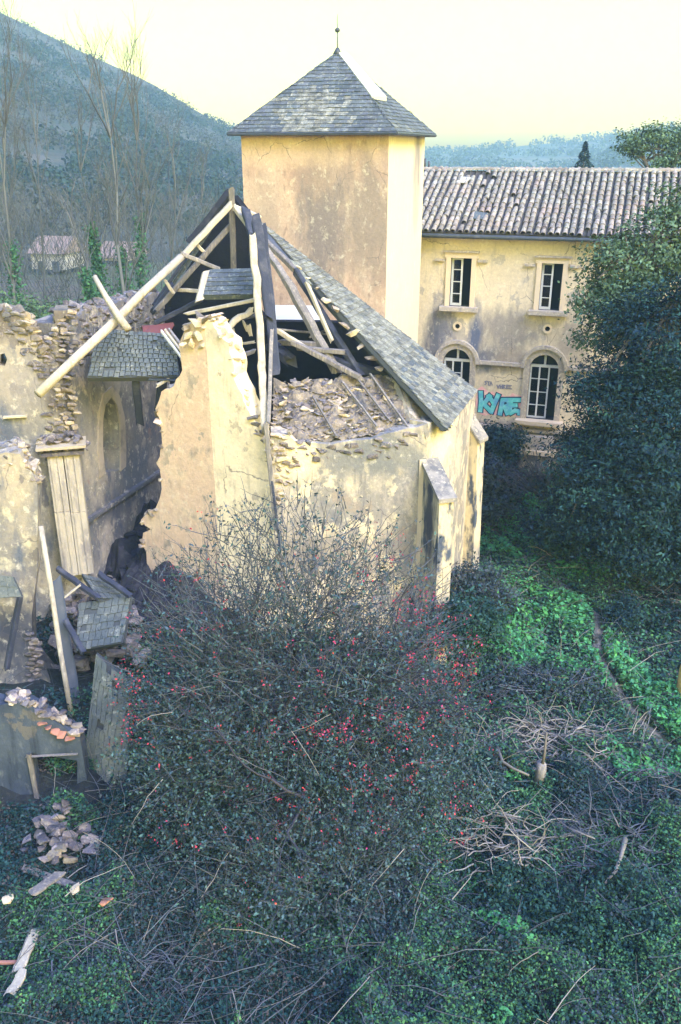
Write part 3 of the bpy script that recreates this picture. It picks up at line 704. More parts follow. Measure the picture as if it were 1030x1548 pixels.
# sloping rubble weathering over the front wall, with its battens
q00, q10, q11, q01 = P(412, 668, 19.35), P(640, 650, 19.62), P(594, 566, 21.2), P(414, 572, 21.0)
def bil(a, b): return (q00 * (1 - a) + q10 * a) * (1 - b) + (q01 * (1 - a) + q11 * a) * b
V, F = [], []; na, nb = 46, 26
for j in range(nb + 1):
    for i in range(na + 1):
        p = bil(i / na, j / nb); V.append(p + Vector((0, 0, 1)) * (mnoise.fractal(p * 2.6, 1, 2, 6) * .16 + rnd.uniform(-.02, .02)) - Vector((0, 0, .05)))
for j in range(nb):
    for i in range(na): a = j * (na + 1) + i; F.append((a, a + 1, a + na + 2, a + na + 1))
k = len(V); V += [bil(0, 0) - Vector((0, -.2, .5)), bil(1, 0) - Vector((0, -.2, .5)), bil(1, 1) - Vector((0, 0, 1)), bil(0, 1) - Vector((0, 0, 1))]
F += [tuple(range(nb * (na + 1), (nb + 1) * (na + 1)))[::-1] + (k + 3, k + 2), tuple(j * (na + 1) for j in range(nb + 1))[::-1] + (k, k + 3), tuple(j * (na + 1) + na for j in range(nb + 1)) + (k + 2, k + 1)]
mesh('weathering', V, F, M['mortar'], chapel)
rr = random.Random(12)
for i in range(520):
    a, b = rr.random(), rr.random(); p = bil(a, b)
    s = rr.uniform(.18, .30) if i < 40 else rr.uniform(.07, .19); key = rr.choice(['stone', 'stone_dark', 'stone', 'stone_pale'])
    p = p - Vector((0, 0, .065))
    if i < 70: stone(p, s, key, chapel, rr, .55)
    else: (heap if rr.random() < .5 else heapd).add(p, s, rr, .5)
for a0, a1_, k0, k1 in (((.30, .62), (.42, -.06), .06, 0), ((.55, .85), (.70, .05), .06, 0), ((.80, .95), (.90, 0), .06, 0), ((.66, .98), (.80, .12), .06, 0)):
    beam('batten', bil(*a0) + Vector((0, -.02, .10)), bil(*a1_) + Vector((0, -.02, .10)), .05, .05, M['wood'], chapel)
# smooth mortar shoulder beside it
slab('mortar_shoulder', [P(594, 565, 21.1), P(614, 566, 21.4), P(640, 606, 20.9), P(664, 640, 20.5), P(650, 655, 19.9), P(641, 652, 19.55), P(612, 605, 20.3)], .5, M['wall_stained'], chapel, ragged=.05)
slab('mortar_shoulder', [P(641, 650, 19.5), P(664, 640, 20.0), P(692, 640, 20.8), P(688, 662, 20.65), P(645, 664, 19.48)], .3, M['wall_stained'], chapel, ragged=.02)
# buttresses
M['capstone'] = mat('weathered_capstone', (.30, .28, .25), [(3, (.14, .14, .15), .45, .62, 1), (9, (.46, .42, .34), .55, .7, 1)], bump=.02, bscale=14)
def buttress(base, n, length, w, ztop, zbot, m1, batter=.12):
    n = Vector(n).normalized(); t = Vector((-n.y, n.x)); base = Vector(base[:2])
    def pt(a, b, z): q = base + n * a + t * b; return Vector((q.x, q.y, z))
    h = w / 2
    V = [pt(-.1, -h, zbot), pt(length + batter, -h, zbot), pt(length + batter, h, zbot), pt(-.1, h, zbot),
         pt(-.1, -h, ztop), pt(length, -h, ztop - .55), pt(length, h, ztop - .55), pt(-.1, h, ztop)]
    F = [(0, 1, 5, 4), (1, 2, 6, 5), (2, 3, 7, 6), (4, 5, 6, 7), (3, 0, 4, 7)]
    o = mesh('buttress', V, F, m1, chapel, recalc=True)
    o2 = [pt(-.1, -h - .05, ztop + .03), pt(length + .08, -h - .05, ztop - .55), pt(length + .08, h + .05, ztop - .55), pt(-.1, h + .05, ztop + .03)]
    mesh('capstone', o2 + [v + Vector((0, 0, .10)) for v in o2], [(3, 2, 1, 0), (4, 5, 6, 7), (0, 1, 5, 4), (1, 2, 6, 5), (2, 3, 7, 6), (3, 0, 4, 7)], M['capstone'], o, recalc=True)
butm = mat('buttress_render', (.66, .57, .40), [(1.6, (.36, .33, .29), .44, .60, .5), (3, (.07, .09, .14), .49, .60, .35)], bump=.03, bscale=9, spots=[((C3 + Vector((.12, 0, 0)) + Vector((.10, -.50, -1.2))), (.5, .42, 1.9), (.035, .045, .085), .95)])  # mould stains, plus a dark spot painting the left face's shade
zb1 = PC.hit(650, 702)[1]
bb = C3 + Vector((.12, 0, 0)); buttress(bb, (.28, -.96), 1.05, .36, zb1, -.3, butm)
bp = PE.pt(2.2, 0); zb2 = PE.hit(705, 650)[1]
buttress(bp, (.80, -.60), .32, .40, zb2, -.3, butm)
# interior: left long wall with lancet, dark cross wall, far left wall
LA = Vector((-6.95, 21.2)); LP = Plane(LA, LA + VV * 5.6)
topL = rag(hits(LP, [(119, 480), (135, 462), (160, 470), (180, 455), (205, 452), (235, 440), (250, 446), (262, 452)]), .14, 2, 21)
lanc = hits(LP, [(158, 714), (154, 680), (154, 635), (158, 612), (167, 600), (175, 612), (180, 640), (181, 680), (181, 712)])
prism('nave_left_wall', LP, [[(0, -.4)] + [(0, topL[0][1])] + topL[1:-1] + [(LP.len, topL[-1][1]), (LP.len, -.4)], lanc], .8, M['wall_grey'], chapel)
fr = hits(LP, [(150, 722), (147, 680), (148, 625), (155, 596), (167, 584), (179, 597), (187, 630), (189, 680), (189, 705)])
prism('window', LP, [fr + lanc[::-1]], .05, mat('lancet_dressing', (.33, .29, .25), [(3, (.20, .185, .18), .5, .7, 1)], bump=.02), chapel, off=.045)
sc = hits(LP, [(128, 785), (252, 706)])
zsc = (sc[0][1] + sc[1][1]) / 2
boxo('string_course', LP, .05, zsc - .05, LP.len - .1, zsc + .05, .004, .14, M['wall_grey'], chapel)
WA = Vector((-12.2, 19.9)); WB = Vector((-6.97, 21.15)); WP = Plane(WA, WB)
topW = rag(hits(WP, [(-60, 470), (0, 468), (30, 476), (50, 492), (62, 528), (70, 530), (80, 505), (96, 480), (112, 468)]), .14, 2, 22)
hole = hits(WP, [(0, 552), (1, 536), (7, 534), (11, 543), (8, 553)])
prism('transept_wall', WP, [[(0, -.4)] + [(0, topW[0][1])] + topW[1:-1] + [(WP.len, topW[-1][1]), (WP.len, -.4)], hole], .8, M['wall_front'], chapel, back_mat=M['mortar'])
crest(LP, topL, .75, .17, .26, heapd, chapel, single=12, key='stone_dark', seed=31, layers=3)
crest(WP, topW, .75, .15, .26, heap, chapel, single=14, key='stone', seed=32, layers=3)
boxo('ledge', WP, *WP.hit(6, 631), *[a + b for a, b in zip(WP.hit(42, 631), (0, .08))], .004, .12, M['stone_pale'], chapel)
# the torn end of the wall, bare rubble from the top down to the pilaster
patch(WP, hits(WP, [(62, 500), (84, 500), (110, 462), (118, 520), (118, 690), (70, 680), (70, 620), (78, 600), (60, 560)]), 260, .2, heapd, chapel, single=40, off=.0, seed=33)
patch(WP, hits(WP, [(-20, 470), (30, 474), (56, 498), (60, 540), (30, 520), (-20, 500)]), 90, .22, heap, chapel, single=10, off=-.03, seed=34)
patch(LP, hits(LP, [(119, 480), (160, 468), (215, 452), (255, 450), (232, 500), (200, 500), (150, 505), (122, 560)]), 240, .22, heapd, chapel, single=10, off=-.04, seed=35, key='stone_dark')
patch(WP, hits(WP, [(30, 520), (62, 530), (70, 545), (50, 560), (34, 545)]), 30, .25, heapd, chapel, single=5, off=-.07, seed=36, key='stone_dark')
# pilaster
M['pil'] = mat('pilaster_stone', (.46, .42, .35), [(2, (.24, .225, .22), .45, .65, .3), (9, (.52, .46, .38), .55, .7, .5)], bump=.02, bscale=14)
PP = Plane(P(72, 700, 20.35), P(122, 700, 20.55))
zt, zb = PP.hit(95, 688)[1], PP.hit(110, 852)[1]
for k in range(2):
    s0 = k * (PP.len / 2) + (.004 if k else 0)
    boxo('pilaster', PP, s0, zb - .35, (k + 1) * PP.len / 2 - .012, (zt + zb) / 2 - .03 - k * .05, -.6, .0, M['pil'], chapel)
    boxo('pilaster', PP, s0 + .006, (zt + zb) / 2 - .015 - k * .05, (k + 1) * PP.len / 2 - .016, zt, -.6, -.01, M['pil'], chapel)
    for j in range(2): boxo('rib', PP, s0 + .07 + j * .17, zb - .3, s0 + .11 + j * .17, zt - .04, .003, .028, M['pil'], chapel)
boxo('capital', PP, -.12, zt + .01, PP.len + .12, zt + .10, -.6, .10, M['stone_dark'], chapel)
boxo('capital', PP, -.22, zt + .20, PP.len + .18, zt + .27, -.6, .18, M['stone_pale'], chapel)
crest(PP, [(-.2, zt + .16), (PP.len + .2, zt + .16)], .4, .10, .17, heapd, chapel, single=10, key='stone_dark', seed=41, layers=2)
crest(PP, [(-.2, zt + .36), (PP.len + .1, zt + .40)], .4, .10, .20, heapd, chapel, single=8, key='stone', seed=42, layers=3)
# cross wall behind the apse, near-black to paint the shaded interior
GP = Plane(P(205, 560, 26.6), P(205, 560, 26.6) + (UU * 9.6).to_3d())
gl = hits(GP, [(228, 486), (262, 440), (300, 380), (343, 300), (352, 296), (384, 336), (388, 470), (404, 486), (560, 488), (600, 520), (640, 560)])
prism('cross_wall', GP, [[(0, -.4), (0, gl[0][1])] + gl + [(GP.len, gl[-1][1] - .3), (GP.len, -.4)]], .35, M['shade_dark'], chapel)
slab('lead_flashing', [P(404, 461, 27.0), P(480, 462, 26.4), P(490, 487, 25.2), P(410, 488, 25.6)], .05, M['zinc'], chapel)
# timbers ------------------------------------------------------------
T = lambda a, b, w, h, m='wood', n='rafter', **k: beam(n, P(*a), P(*b), w, h, M[m], chapel, **k)
T((350, 286, 24), (353, 408, 24.2), .15, .15, n='king_post')
T((350, 308, 23.95), (272, 392, 23.2), .15, .14, 'wood_pale', seg=8)
T((349, 340, 24.2), (236, 470, 23.6), .14, .14, seg=8)
T((345, 296, 24.7), (232, 462, 24.5), .28, .10, 'wood_dark', 'roof_board', seg=8)
T((338, 318, 24.9), (243, 458, 24.7), .24, .08, 'slate', 'roof_board', seg=8)
T((346, 290, 24.5), (286, 366, 24.5), .10, .16, 'wood_dark', 'purlin', seg=6)
T((276, 384, 23.1), (330, 406, 23.4), .11, .11, n='brace')
T((268, 438, 23.9), (306, 440, 23.8), .11, .10, 'wood_pale', 'brace')
T((250, 424, 23.5), (262, 442, 23.5), .08, .08, 'wood_pale', 'brace')
T((296, 368, 23.6), (308, 380, 23.6), .08, .08, 'wood_pale', 'brace')
T((236, 488, 23.2), (302, 454, 23.2), .15, .13, 'wood_dark', 'tie_beam')
T((232, 470, 23.9), (262, 430, 24), .2, .15, 'wood_dark', 'rafter')
T((352, 310, 24.1), (384, 352, 23.2), .12, .12, 'wood_pale', 'brace')
T((356, 314, 24), (392, 330, 24), .16, .16, 'wood_pale', 'ridge_piece')
T((372, 318, 23.6), (384, 360, 23), .22, .16, 'wood_dark', 'ridge_piece')
# the standing hip post, pale, with dark boards painting the shade on its right
T((383, 355, 21.6), (397, 560, 20.2), .17, .15, 'wood_pale', 'hip_post', seg=9, rough=.09)
T((397, 552, 20.15), (401, 652, 19.15), .17, .15, 'wood_pale', 'hip_post', seg=6, rough=.12)
T((388, 330, 22.0), (408, 480, 21.0), .24, .13, 'wood_dark', 'hip_shade_board', seg=6)
T((397, 345, 22.1), (416, 560, 20.5), .24, .12, 'wood_dark', 'hip_shade_board', seg=6)
T((411, 500, 20.7), (406, 640, 19.1), .09, .09, 'wood', 'hip_shade_board', seg=6)
T((402, 640, 19.0), (418, 800, 18.95), .11, .10, 'wood', 'hanging_lath', seg=8)
T((408, 700, 18.98), (424, 830, 18.85), .06, .06, 'wood_dark', 'hanging_lath', seg=6)
# right-hand slope: hip rafter, under-rafters, struts
T((382, 336, 24), (672, 646, 20.0), .26, .16, 'zinc_dark', 'hip_rafter', seg=12, rough=.02)
T((388, 350, 23.6), (446, 408, 22.6), .14, .14, 'wood', 'rafter')
T((392, 362, 23.4), (438, 430, 22.4), .17, .15, 'wood', 'rafter')
T((432, 420, 22.5), (508, 560, 21.2), .22, .18, 'wood', 'rafter', seg=8)
T((446, 408, 22.7), (545, 568, 21.3), .17, .17, 'wood_dark', 'rafter', seg=8)
T((464, 428, 22.2), (502, 516, 21.6), .09, .10, 'wood_pale', 'strut')
T((436, 392, 23), (470, 430, 22.6), .30, .12, 'slate_lichen', 'roof_board')
T((470, 430, 22.9), (598, 570, 21.2), .30, .12, 'wood_dark', 'wall_plate', seg=8)
T((424, 517, 21.6), (485, 521, 21.6), .16, .14, 'wood', 'tie_beam')
T((450, 526, 21.4), (524, 533, 21.3), .13, .12, 'wood', 'tie_beam')
T((420, 500, 21.5), (462, 526, 21.2), .12, .12, 'wood_pale', 'brace')
T((444, 518, 21.2), (548, 572, 20.9), .17, .13, 'wood', 'brace', seg=7)
T((416, 497, 22), (500, 506, 22.5), .05, .05, 'wood', 'lath')
T((468, 510, 22.3), (500, 496, 22.6), .05, .05, 'wood', 'lath')
T((408, 520, 21.9), (440, 545, 21.5), .35, .25, 'wood_dark', 'floor_beam')
T((500, 545, 21.6), (600, 570, 21.4), .3, .2, 'wood_dark', 'floor_beam')
rr = random.Random(77)
for i in range(11):
    t = i / 10; p = P(452 + t * 136, 400 + t * 172 + rr.uniform(-4, 4), 22.3 - 1.6 * t)
    stone(p + Vector((0, .12, -.05)), rr.uniform(.16, .34) * (.6 + t * .4), 'stone_pale' if rr.random() < .4 else 'stone', chapel, rr, .8)
# remaining slate slope on the right: triangle with its eave on the side wall
SE0, SE1, SAP = Pz(673, 648, 5.95), Pz(719, 590, 5.95), P(381, 326, 24.2)
sn = (SE1 - SE0).cross(SAP - SE0).normalized(); sn = sn if sn.z > 0 else -sn
mesh('roof_deck', [SE0, SE1, SAP, SE0 - sn * .10, SE1 - sn * .10, SAP - sn * .10], [(0, 1, 2), (5, 4, 3), (0, 3, 4, 1), (1, 4, 5, 2), (2, 5, 3, 0)], M['slate_deck'], chapel, recalc=True)
slates(SE0 - (SAP - SE0).normalized() * .05, SE1 - (SAP - SE1).normalized() * .05, SAP, .15, .17, lambda c, r: M['slate_strip'] if r.random() < .85 else M['slate'], chapel, 285, seed=15)
for k in range(3): T((654 + k * 5, 616 + k * 7, 20.3), (678 + k * 3, 640 + k * 2, 19.9), .07, .06, ('wood_pale', 'wood', 'zinc')[k], 'eave_lath')
# fallen dormer box among the rafters
q = [P(318, 408, 22.9), P(386, 412, 22.7), P(385, 446, 22.0), P(308, 448, 22.1)]
slab('dormer_panel', q, .12, M['slate'], chapel)
slab('dormer_panel', [P(308, 410, 22.6), P(319, 408, 22.9), P(309, 452, 22.1), P(297, 456, 22.0)], .08, M['wood_pale'], chapel)
slates(q[3], q[2], q[0], .16, .26, lambda c, r: M['slate_lichen'] if r.random() < .5 else M['slate'], chapel, 0, seed=19, apex2=q[1], name='dormer_slate')
T((284, 474, 22.0), (392, 452, 21.6), .16, .09, 'wood_pale', 'fascia_board', seg=8)
T((330, 504, 21.4), (380, 468, 21.6), .15, .14, 'wood_pale', 'broken_beam', seg=6, rough=.14)
T((354, 541, 21), (386, 530, 21.3), .10, .10, 'wood', 'broken_beam')
T((350, 486, 22.3), (386, 476, 22.3), .1, .1, 'wood_dark', 'broken_beam')
for (a, b) in (((368, 486), (374, 500)), ((376, 490), (379, 506)), ((352, 500), (356, 516)), ((364, 520), (384, 517))): T((*a, 22), (*b, 22), .10, .06, 'wood_pale', 'splinter')
# red sheets and laths where the left wall meets the roof
slab('rusty_sheet', [P(214, 492, 23.2), P(262, 487, 23.2), P(258, 503, 22.4), P(216, 506, 22.4)], .03, M['rust'], chapel, ragged=.05)
for k in range(3): T((244 + k * 6, 500 - k, 21.6), (276 + k * 4, 542 - k * 4, 21.2), .07, .05, ('zinc', 'wood_pale', 'wood')[k], 'lath')
# floor rubble
def mound(name, c, rx, ry, h, m, parent, seed=0, n=28, kind=None, amp=.35):
    V, F = [], []
    for j in range(n + 1):
        for i in range(n + 1):
            u, v = i / n * 2 - 1, j / n * 2 - 1; d = math.sqrt(u * u + v * v)
            z = h * max(0, 1 - d * d) ** .8; p = Vector((c.x + u * rx, c.y + v * ry, c.z))
            V.append(Vector((p.x, p.y, c.z + z * (1 + amp * mnoise.fractal(p * 1.1 + Vector((seed, 0, 0)), 1, 2, 5)) - .3 * (d > .95))))
    for j in range(n):
        for i in range(n): a = j * (n + 1) + i; F.append((a, a + 1, a + n + 2, a + n + 1))
    return mesh(name, V, F, m, parent, kind=kind)
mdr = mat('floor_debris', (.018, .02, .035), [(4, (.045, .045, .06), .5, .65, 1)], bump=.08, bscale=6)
mound('floor_debris', Vector((-3.6, 23.2, 0)), 4.2, 4.2, 2.2, mdr, chapel, 3, kind='stuff', n=60, amp=.6); heaps = Heap()
for i in range(620):
    a = rnd.uniform(0, 6.28); d = rnd.random() ** .5; heaps.add(Vector((-3.6 + 3.9 * d * math.cos(a), 23.2 + 3.9 * d * math.sin(a), 2.2 * max(0, 1 - d * d) ** .8 * .95 + rnd.uniform(-.1, .25))), rnd.uniform(.12, .5))
heaps.build('dark_floor_rubble', mdr, chapel)  # near-black broken pieces over the debris mound
rr = random.Random(5)
for i in range(120):
    a = rr.uniform(0, 6.28); d = rr.random() ** .5; p = Vector((-3.6 + 3.8 * d * math.cos(a), 23.2 + 3.8 * d * math.sin(a), 2.2 * max(0, 1 - d * d) ** .8 * .8 + .1))
    if i % 2 == 0: 
        dd = Vector((rr.uniform(-1, 1), rr.uniform(-1, 1), rr.uniform(-.1, .3))); beam('fallen_lath', p, p + dd * rr.uniform(.5, 1.3), .06, .05, M['wood_dark'], chapel)
heap.build('rubble', M['stone'], chapel); heapd.build('dark_rubble', M['stone_dark'], chapel)

# ------------------------------------------------------------------ loose timbers and roof pieces
def slate_piece(name, label, quad, thick, rows, cols, cat='roof fragment', lich=.4, seed=1, curve=0):
    c = sum(quad, Vector()) / 4; t = thing(name, label, cat, c)
    slab('backing', quad, thick, M['slate_deck'], t)
    n = (quad[1] - quad[0]).cross(quad[3] - quad[0]).normalized()
    if n.dot(Vector((0, 0, CAM_Z)) - c) < 0: n = -n
    r = random.Random(seed); g = lambda a, b: (quad[3] * (1 - a) + quad[2] * a) * (1 - b) + (quad[0] * (1 - a) + quad[1] * a) * b + n * curve * math.sin(math.pi * a)
    for j in range(rows):
        a = -r.random() / cols
        while a < 1:
            w = r.uniform(.8, 1.2) / cols; a0, a1x = max(0, a), min(1, a + w - .012)
            if a1x - a0 > .02 and r.random() > .04:
                b0, b1_ = j / rows + r.uniform(-.02, .02), min(1, (j + 1.35) / rows)
                P4 = [g(a0, b0) + n * .05, g(a1x, b0) + n * r.uniform(.045, .055), g(a1x, b1_) + n * .02, g(a0, b1_) + n * .02]
                V = P4 + [v - n * .014 for v in P4]; cc_ = sum(V, Vector()) / 8
                me = bpy.data.meshes.new('slate'); me.from_pydata([tuple(v - cc_) for v in V], [], [(0, 1, 2, 3), (7, 6, 5, 4), (0, 4, 5, 1), (1, 5, 6, 2), (2, 6, 7, 3), (3, 7, 4, 0)])
                me.materials.append(M['slate_old'] if r.random() < .9 else M['slate_lichen']); link('slate', me, t, Matrix.Translation(cc_))
            a += w
    return t
t = slate_piece('roof_fragment', 'slab of slate roof lying across the wall top above the pointed window', [P(150, 497, 22.2), P(262, 506, 22.0), P(273, 570, 21.1), P(132, 571, 20.9)], .16, 10, 17, lich=.2, seed=2)
for a, b in (((205, 576, 21.3), (212, 640, 22)), ((246, 575, 21.2), (240, 625, 21.8))): beam('support', P(*a), P(*b), .2, .2, M['wood_dark'], t)
beam('rafter_end', P(236, 584, 21.0), P(262, 568, 21.2), .10, .08, M['wood_pale'], t)
beam('fascia', P(228, 573, 21.1), P(272, 574, 21.1), .14, .05, M['zinc_dark'], t)
slate_piece('roof_fragment', 'upper grey slate fragment tipped over the rubble in the nave below the pilaster', [P(124, 868, 18.6), P(160, 878, 18.5), P(204, 908, 17.9), P(148, 906, 17.7)], .08, 4, 6, lich=.3, seed=3)
slate_piece('roof_fragment', 'lichened slate fragment with dark underside hanging over the curved slate piece', [P(120, 912, 17.8), P(198, 902, 17.8), P(186, 972, 16.9), P(116, 984, 16.9)], .14, 6, 8, lich=.8, seed=4)
slate_piece('roof_fragment', 'tall curved slate roof piece standing behind the berry bush', [P(146, 988, 15.4), P(200, 1030, 15.2), P(190, 1212, 13.9), P(122, 1208, 14.2)], .10, 12, 7, lich=.3, seed=5, curve=.16)
slate_piece('roof_fragment', 'dark slate scrap on top of the plastered wall stub', [P(-12, 868, 16.6), P(20, 872, 16.5), P(34, 902, 16.3), P(-12, 905, 16.3)], .06, 2, 4, lich=.1, seed=6)
def wood_thing(name, label, cat, pts, r0, r1, m, sides=8, seed=1):
    o = pole(name, [P(*p) for p in pts], r0, r1, m, None, sides, seed); return tag(o, label, cat)
wood_thing('fallen_pole', 'long bleached pole leaning from the rafters down to the rubble wall', 'pole', [(57, 596, 19.2), (110, 546, 20.0), (165, 494, 20.9), (218, 441, 21.9), (274, 388, 23.0)], .12, .10, M['wood_pale'], seed=3)
wood_thing('fallen_pole', 'short bleached pole crossing the long one above the slate slab', 'pole', [(143, 418, 21.6), (160, 448, 21.3), (178, 476, 20.9), (194, 498, 20.6)], .065, .10, M['wood_pale'], seed=4)
wood_thing('fallen_pole', 'thin pale pole standing against the end of the plastered wall stub', 'pole', [(62, 795, 17.2), (76, 880, 16.8), (92, 990, 16.4), (108, 1082, 16.0)], .055, .06, M['wood_pale'], seed=5)
tag(beam('slate_post', P(84, 880, 17.6), P(112, 1060, 16.6), .28, .12, M['zinc_dark']), 'dark plank standing behind the thin pale pole', 'plank')
tag(beam('thin_lath', P(98, 903, 17.4), P(122, 884, 17.6), .05, .04, M['wood_pale']), 'thin pale lath beside the tipped slate fragment', 'lath')

hr = Heap()
for i in range(260):
    px, py = rnd.uniform(84, 215), rnd.uniform(880, 1000)
    q = Pz(px, py, .5); hr.add(q + Vector((0, 0, rnd.uniform(-.4, .35))), rnd.uniform(.12, .45))
tag(hr.build('rubble_heap', M['stone_dark']), 'dark broken masonry piled between the wall stub and the bush', 'rubble')
bt = [((88, 860, 18), (150, 905, 17.5)), ((100, 940, 17), (126, 985, 16.6)), ((150, 868, 18.2), (196, 900, 17.6)), ((30, 905, 16.9), (10, 1010, 16.5))]
for k, (a, b_) in enumerate(bt):
    o_ = beam('charred_timber', P(*a), P(*b_), .13, .11, M['wood_dark']); tag(o_, ('dark charred timber lying above the tipped upper slate fragment', 'short dark timber standing left of the lichened slate fragment', 'dark timber along the upper right edge of the tipped slate fragment', 'thin dark timber propped under the slate scrap on the wall stub')[k], 'timber')
# ------------------------------------------------------------------ wall stub, low wall
S3 = Plane(P(-80, 800, 17.1), P(57, 800, 17.5))
stub = thing('wall_stub', 'tall broken wall stub with peeling cream plaster beside the pale pole', 'wall', S3.pt(1, 0))
top3 = rag(hits(S3, [(-80, 690), (-20, 694), (8, 684), (30, 686), (38, 708), (50, 718), (57, 735)]), .10, 2, 51)
bot3 = hits(S3, [(57, 735), (57, 860), (48, 930), (50, 1000), (57, 1090)])
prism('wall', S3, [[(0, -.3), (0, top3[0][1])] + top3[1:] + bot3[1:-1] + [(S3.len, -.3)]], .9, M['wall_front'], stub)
h3 = Heap(); crest(S3, top3, .85, .2, .17, h3, stub, single=30, key='stone', seed=52, layers=2)
patch(S3, hits(S3, [(-20, 694), (30, 690), (50, 712), (20, 720), (-20, 730)]), 30, .2, h3, stub, single=15, off=-.05, seed=53)
patch(S3, hits(S3, [(40, 960), (60, 950), (62, 1050), (45, 1050)]), 40, .16, h3, stub, single=30, off=.02, seed=54, key='stone_dark')
if h3.V: h3.build('rubble', M['stone'], stub)
S4 = Plane(P(-80, 1100, 13.7), P(121, 1100, 13.9))
low = thing('low_wall', 'low grey cement wall with rough stone coping and an open doorway', 'wall', S4.pt(1, 0))
t4 = rag(hits(S4, [(-80, 1040), (0, 1066), (30, 1060), (62, 1078), (121, 1114)]), .04, 1, 55)
prism('wall', S4, [[(0, -.4), (0, t4[0][1])] + t4[1:] + [(S4.len, S4.hit(121, 1225)[1]), *hits(S4, [(117, 1225), (117, 1150), (46, 1138), (58, 1215)]), (S4.hit(62, 1215)[0], -.4)]], .35, M['wall_low'], low)
boxo('lintel', S4, *S4.hit(40, 1142), *[a + b for a, b in zip(S4.hit(119, 1142), (0, .07))], .004, .07, M['wood'], low)
beam('door_post', S4.pt(*S4.hit(44, 1138), .04), S4.pt(*S4.hit(60, 1218), .04), .09, .07, M['wood'], low)
rr = random.Random(8); h4 = Heap()
for i in range(46):
    px = 8 + 112 * rr.random(); py = 1062 + max(0, px - 35) * .60
    stone(S4.pt(*S4.hit(px, py), -rr.uniform(0, .3)) + Vector((0, 0, .03)), rr.uniform(.10, .26), rr.choice(['stone', 'stone_dark', 'stone_dark']), low, rr, .8)
for px in (64, 74, 85, 96, 106): stone(S4.pt(*S4.hit(px, 1092 + (px - 64) * .5), .05), .17, 'brick', low, rr, .5, name='brick')
# ------------------------------------------------------------------ ground
_tab = np.random.RandomState(3).rand(257, 257)
def vn(x, y, f, seed=0):
    x = x * f + seed * 17.3 + 1000; y = y * f + seed * 9.1 + 1000
    i = np.floor(x).astype(int); j = np.floor(y).astype(int); u = x - i; v = y - j
    u = u * u * (3 - 2 * u); v = v * v * (3 - 2 * v); i %= 256; j %= 256
    return (_tab[i, j] * (1 - u) + _tab[i + 1, j] * u) * (1 - v) + (_tab[i, j + 1] * (1 - u) + _tab[i + 1, j + 1] * u) * v
def fbm(x, y, f, seed=0, o=4):
    a = 0; k = .5; s = 0
    for n in range(o): a = a + k * vn(x, y, f, seed + n); s += k; k *= .5; f *= 2.1
    return a / s
path_pts = np.array([tuple(Pz(*q, .15))[:2] for q in ((690, 755), (745, 795), (800, 848), (850, 880), (903, 925), (905, 985), (932, 1035), (970, 1085), (1022, 1132), (1080, 1180))])
def path_dist(x, y):
    d = np.full(x.shape, 99.0)
    for a, b in zip(path_pts, path_pts[1:]):
        ab = b - a; t = np.clip(((x - a[0]) * ab[0] + (y - a[1]) * ab[1]) / (ab @ ab), 0, 1)
        d = np.minimum(d, np.hypot(x - a[0] - t * ab[0], y - a[1] - t * ab[1]))
    return d
def G(x, y):
    x = np.asarray(x, float); y = np.asarray(y, float)
    m = fbm(x, y, .55, 5) ** 1.5 * .9 + fbm(x, y, 1.6, 8, 3) ** 1.6 * .75 - .48
    k = np.clip((path_dist(x, y) - .2) / .8, 0, 1)
    far = np.clip((y - 36) / 14, 0, 1)
    return np.where(y < 36, m * k, m * (1 - far))
soil = mat('leafy_soil', (.022, .028, .034), [(2, (.014, .022, .028), .42, .6, 1), (9, (.05, .048, .048), .56, .7, 1), (.5, (.024, .042, .032), .5, .65, 1)], bump=.08, bscale=8)
nx, ny = 230, 210; xs = np.linspace(-38, 38, nx); ys = np.linspace(-8, 62, ny)
X, Y = np.meshgrid(xs, ys); Z = G(X, Y); V = np.stack([X, Y, Z], -1).reshape(-1, 3)
I = (np.arange(ny - 1)[:, None] * nx + np.arange(nx - 1)).ravel(); F = np.stack([I, I + 1, I + nx + 1, I + nx], -1)
o = np_mesh('ground', V, 4, soil, F=F); tag(o, 'dark leafy soil under the undergrowth', kind='structure')
pathm = mat('trodden_earth', (.27, .24, .19), [(3, (.06, .07, .05), .42, .58, 1), (12, (.20, .16, .13), .55, .7, 1)], bump=.03, bscale=12)
V, F = [], []
pp = []
for a, b in zip(path_pts, path_pts[1:]):
    for k in range(6): pp.append(a + (b - a) * k / 6)
for i, p in enumerate(pp):
    d = pp[min(i + 1, len(pp) - 1)] - pp[max(i - 1, 0)]; d = d / np.linalg.norm(d); n = np.array([-d[1], d[0]])
    w = .15 + .06 * math.sin(i * 1.3)
    for s in (-w, 0, w): q = p + n * s; V.append((q[0], q[1], float(G(q[0], q[1])) + (.06 if s == 0 else .02)))
for i in range(len(pp) - 1):
    for j in range(2): a = i * 3 + j; F.append((a, a + 1, a + 4, a + 3))
tag(mesh('path', V, F, pathm), 'narrow trodden earth path winding down through the ivy', kind='structure')
o = mesh('valley_floor', [(-690, -85, -.6), (690, -85, -.6), (690, 755, -.6), (-690, 755, -.6)], [(0, 1, 2, 3)],
         mat('valley_floor_grass', (.09, .115, .06), [(.06, (.12, .10, .08), .45, .6, 1), (.9, (.05, .08, .045), .5, .7, 1)])); tag(o, 'valley floor', kind='structure')

